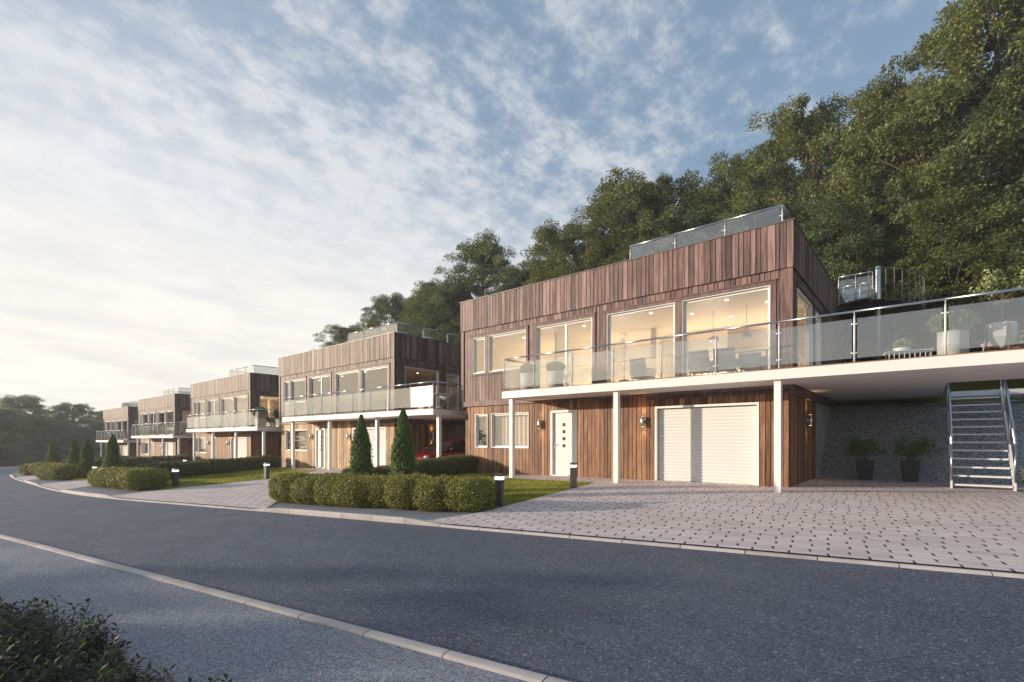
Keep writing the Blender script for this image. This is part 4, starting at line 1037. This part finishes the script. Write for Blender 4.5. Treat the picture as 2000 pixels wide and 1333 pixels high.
# dining furniture seen through the big windows
def armchair(loc, rz, lab, m_, group, w=.52, hb=.98, name='dining_chair', cat='chair'):
    t = empty(name, loc, rz, lab, cat, group)
    m = MB(); m.box(-w / 2, w / 2, -.26, .26, .36, .48); m.build('seat', m_, t, bevel=.02)
    m = MB(); m.add([(-w / 2, .20, .44), (w / 2, .20, .44), (w / 2 * .94, .34, hb), (-w / 2 * .94, .34, hb), (-w / 2, .28, .44), (w / 2, .28, .44), (w / 2 * .94, .40, hb), (-w / 2 * .94, .40, hb)], [(0, 1, 2, 3), (7, 6, 5, 4), (0, 4, 5, 1), (1, 5, 6, 2), (2, 6, 7, 3), (3, 7, 4, 0)]); m.build('backrest', m_, t, bevel=.015)
    for x in (-1, 1):
        m = MB(); m.box(x * w / 2 - .03, x * w / 2 + .03, -.24, .3, .48, .66); m.build('armrest', m_, t, bevel=.012)
    for x in (-1, 1):
        for y in (-.22, .24): m = MB(); m.tube((x * w * .42, y, .36), (x * w * .45, y, 0), .02, .014, 7); m.build('leg', M_DARKM, t)
    return t
GC = 'grey armchairs inside the lit room'
for i, (x, y, rz, lab) in enumerate([(-4.55, 1.15, 3.0, 'grey high backed armchair in the lit room behind the third wide window'), (-2.55, .95, 3.2, 'leftmost grey armchair behind the rightmost big window'), (-1.85, 1.0, 3.25, 'grey armchair second behind the rightmost big window'), (-1.15, 1.2, 3.1, 'low grey armchair at the right behind the rightmost big window')]):
    armchair((x, y, 2.932), rz, lab, M_GREYF, GC, .62, .98 if i < 3 else .78)
t = empty('dining_table', (-2.0, 1.9, 2.932), 0, 'dining table inside the lit room between grey armchairs', 'table')
m = MB(); m.box(-1.1, 1.1, -.45, .45, .71, .75); m.build('tabletop', M_FLOORIN, t, bevel=.005)
for x in (-1, 1):
    for y in (-.36, .36): m = MB(); m.tube((x, y, 0), (x, y, .71), .03, n=8); m.build('leg', M_DARKM, t)
for x, y, lab in ((-2.55, 2.0, 'left dome pendant lamp hanging over the dining table'), (-1.55, 2.0, 'right dome pendant lamp hanging over the dining table')):
    t = empty('pendant_lamp', (x, y, 4.42), 0, lab, 'pendant lamp', 'dome pendant lamps over the dining table')
    m = MB(); m.lathe([(.17, 0), (.15, .07), (.06, .13), (.02, .15)], n=24); m.build('lamp_shade', M_DARKM, t, True); m = MB(); m.tube((0, 0, .15), (0, 0, 1.02), .006, n=6); m.build('cord', M_DARKM, t)
t = empty('picture_frame', (-2.2, 4.86, 4.0), 0, 'framed pale picture on the cream wall inside the lit room', 'picture')
m = MB(); m.frame(-.6, .6, -.45, .45, .05, 0, .035, 'x'); m.build('frame', M_DARKM, t); m = MB(); m.box(-.55, .55, .012, .02, -.4, .4); m.build('print', M_CURT, t)
t = empty('indoor_plant', (-5.02, .7, 2.932), 0, 'tall thin indoor plant at the left edge of the third wide window', 'potted plant')
m = MB(); m.lathe([(.13, 0), (.16, .3), (.14, .3), (.13, .26)], n=20); m.build('pot', M_DPOT, t, True); m = MB(); m.tube((0, 0, .2), (.03, 0, 1.75), .014, .006, 6); m.build('stem', M_BARK, t)
r = rng(3); n = 110; z = r.uniform(.35, 1.9, n); a = r.uniform(0, 6.28, n); rr_ = .07 + .2 * (1 - z / 2.0); P = np.column_stack([rr_ * np.cos(a), rr_ * np.sin(a), z]); D = np.column_stack([np.cos(a), np.sin(a), np.full(n, -.15)]); V, F = leaf_quads(P, D, D * .2 + np.array([0, 0, 1]), np.full(n, .2), np.full(n, .055)); np_mesh('foliage', V, F, r.uniform(.2, .7, n), M_POTL, t)
pot_plant((-4.95, 1.75, 2.932), .14, .28, 'small palm like indoor plant behind the third wide window', lambda t, ph: fronds('foliage', (0, 0, ph), 26, .55, .42, M_POTL, t, 6, .02), None, pm=M_POT, name='indoor_plant')

# second house: chairs on the balcony, roof planters, car
GW = 'white shell chairs on the second balcony'
def shell_chair(loc, rz, lab):
    t = empty('shell_chair', loc, rz, lab, 'chair', GW); V = []; F = []; prof = [(-.26, .46), (-.1, .42), (.1, .42), (.22, .47), (.28, .6), (.33, .85)]; ws = [.23, .25, .26, .27, .26, .20]
    for (y, z), w in zip(prof, ws):
        for k in range(7): s = -1 + k / 3; V.append((s * w, y - .05 * (1 - s * s) * 0, z + .16 * (abs(s) ** 3) * (1 if y < .25 else .2)))
    for j in range(5):
        for k in range(6): F.append((j * 7 + k, j * 7 + k + 1, (j + 1) * 7 + k + 1, (j + 1) * 7 + k))
    m = MB(); m.add(V, F); o = m.build('seat_shell', M_POT, t, True); so = o.modifiers.new('thick', 'SOLIDIFY'); so.thickness = .018
    for x in (-1, 1):
        for y in (-1, 1): m = MB(); m.tube((x * .08, y * .08, .42), (x * .23, y * .22, 0), .011, n=6); m.build('leg', M_STEELW, t)
    return t
shell_chair(hp(1, 2.6, -.55, 2.915), R(60), 'white shell chair nearest the glass corner of the second balcony')
shell_chair(hp(1, 4.1, -.25, 2.915), R(-80), 'white shell chair at the far side of the second balcony table')
t = empty('bistro_table', hp(1, 3.4, -.1, 2.915), 0, 'round white bistro table between two shell chairs', 'table'); m = MB(); m.lathe([(.36, .70), (.37, .72), (.36, .735)], n=28); m.build('tabletop', M_POT, t, True)
m = MB(); m.tube((0, 0, .12), (0, 0, .70), .03, n=10)
for k in range(4): m.tube((0, 0, .22), (.26 * math.cos(k * 1.571 + .4), .26 * math.sin(k * 1.571 + .4), .0), .012, n=6)
m.build('pedestal', M_STEELW, t)
for y, lab in ((1.0, 'white roof planter with tall grass at the corner of second roof terrace'), (2.7, 'white roof planter with tall grass, farther from the terrace corner')):
    pot_plant(hp(1, -.75, y, 6.505), .34, .62, lab, lambda t, ph: fronds('foliage', (0, 0, ph - .05), 160, .62, .55, M_LIME, t, 7, .012), 'white roof planters with tall grass', seed=4)
for x, y, lab in ((3.95, -1.05, 'round clipped topiary in white square pot at the front balcony corner'), (4.35, .1, 'round clipped topiary in white square pot on the balcony side')):
    def pl(t, ph):
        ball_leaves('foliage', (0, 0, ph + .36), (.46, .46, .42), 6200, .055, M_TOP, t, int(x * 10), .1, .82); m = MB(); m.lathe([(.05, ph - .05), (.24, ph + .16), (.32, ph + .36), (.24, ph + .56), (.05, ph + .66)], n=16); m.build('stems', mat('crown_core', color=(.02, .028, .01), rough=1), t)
    pot_plant(hp(2, x, y, 2.915), .24, .52, lab, pl, 'round topiaries in white square pots', True)
for x, y, lab in ((2.0, .6, 'brown armchair on the balcony behind the topiaries, farther from the corner'), (3.1, 1.0, 'brown armchair on the balcony right behind the topiaries')):
    armchair(hp(2, x, y, 2.915), 2.4, lab, M_CHAIRB, 'brown armchairs on the third balcony', .7, .82)

def car(loc, rz, lab):
    t = empty('parked_car', loc, rz, lab, 'car')
    st = [(0.0, .30, .58, .60), (.10, .22, .66, .74), (.35, .18, .74, .83), (.9, .17, .86, .875), (1.35, .17, .93, .885), (2.4, .17, .95, .89), (3.3, .17, .96, .885), (3.9, .19, .95, .86), (4.25, .24, .90, .80), (4.40, .32, .74, .70)]
    V = []; F = []; n = 16
    for y, zb, zt, hw in st:
        for k in range(n):
            a = 2 * math.pi * k / n; cx_, sz = math.cos(a), math.sin(a); V.append((hw * math.copysign(abs(cx_) ** .45, cx_), y, (zb + zt) / 2 + (zt - zb) / 2 * math.copysign(abs(sz) ** .55, sz)))
    for j in range(len(st) - 1):
        for k in range(n): F.append((j * n + k, (j + 1) * n + k, (j + 1) * n + (k + 1) % n, j * n + (k + 1) % n))
    F += [tuple(range(n)), tuple((len(st) - 1) * n + k for k in range(n - 1, -1, -1))]
    m = MB(); m.add(V, F); b = m.build('body', M_RED, t, True)
    # greenhouse: base line and roof line
    B = [(1.12, .90, .77), (1.6, .935, .80), (2.5, .945, .81), (3.3, .95, .80), (3.95, .945, .74)]; T_ = [(1.12, .905, .70), (1.98, 1.36, .60), (2.5, 1.42, .61), (3.1, 1.37, .59), (3.95, .955, .66)]
    m = MB(); m.add([(-.77, 1.12, .90), (.77, 1.12, .90), (.60, 1.95, 1.352), (-.60, 1.95, 1.352)], [(0, 1, 2, 3)]); m.build('windscreen', M_CARGL, t)
    m = MB(); m.add([(-.74, 3.95, .945), (.74, 3.95, .945), (.59, 3.2, 1.34), (-.59, 3.2, 1.34)], [(3, 2, 1, 0)]); m.build('rear_window', M_CARGL, t)
    V = []; rf = [(1.93, 1.345, .61), (2.15, 1.41, .615), (2.6, 1.435, .62), (3.0, 1.395, .61), (3.22, 1.335, .60)]
    for y, z, w in rf:
        for s in (-1, -.8, -.4, 0, .4, .8, 1): V.append((s * w, y, z + .03 * (1 - s * s) - (.05 if abs(s) == 1 else 0)))
    m = MB(); m.add(V, [(j * 7 + k, j * 7 + k + 1, (j + 1) * 7 + k + 1, (j + 1) * 7 + k) for j in range(4) for k in range(6)]); m.build('roof', M_RED, t, True)
    for s in (-1, 1):
        for (ya, yb, yc, yd) in ((1.22, 2.42, 2.42, 1.98), (2.50, 3.82, 3.16, 2.50)):
            m = MB(); zr = lambda y: np.interp(y, [1.95, 2.3, 2.6, 3.2], [1.33, 1.37, 1.375, 1.31])
            m.add([(s * .80, ya, .95), (s * .80, yb, .955), (s * .625, yc, zr(yc)), (s * .625, yd, zr(yd))], [(0, 1, 2, 3) if s > 0 else (3, 2, 1, 0)]); m.build('side_window', M_CARGL, t)
        m = MB(); m.tube((s * .79, 1.15, .915), (s * .615, 1.95, 1.345), .03, n=8); m.tube((s * .80, 2.46, .95), (s * .625, 2.46, 1.37), .028, n=8); m.tube((s * .615, 3.2, 1.33), (s * .76, 3.95, .95), .04, n=8); m.build('window_pillar', M_RED, t, True)
        m = MB(); m.lathe([(.04, -.05), (.11, -.02), (.12, .05), (.06, .10)], (s * .60, .13, .60), 14); m.build('headlight', M_LENS, t, True)
        m = MB(); m.lathe([(.03, -.05), (.075, -.03), (.075, .05), (.03, .07)], (s * .93, 1.45, .98), 12); m.build('mirror', M_RED, t, True)
        for y in (.85, 3.5):
            m = MB(); m.tube((s * .70, y, .31), (s * .90, y, .31), .31, n=28); w = m.build('wheel', M_BLACK, t); m = MB(); m.tube((s * .895, y, .31), (s * .91, y, .31), .20, n=20); m.build('rim', M_STEEL, w)
    m = MB(); m.box(-.35, .35, -.012, .04, .36, .46); m.build('grille', M_BLACK, t)
    return t
car((HX[1] + 2.0, .25, G(-15.3, 0) + .03), R(2), 'red car parked nose out under the balcony of the second house')

# ------------------------------------------------------------------ haze
m = bpy.data.materials.new('haze_air'); m.use_nodes = True; N = NT(m.node_tree); N.n.clear(); out = N.new('ShaderNodeOutputMaterial')
v = N.new('ShaderNodeVolumePrincipled'); v.inputs['Color'].default_value = (.93, .95, 1.0, 1); v.inputs['Density'].default_value = .0012; v.inputs['Anisotropy'].default_value = .1
N.l.new(v.outputs[0], out.inputs['Volume'])
mb = MB(); mb.box(-262, 132, -182, 182, -4.6, 22.5); o = mb.build('haze', m); tag(o, kind='stuff')
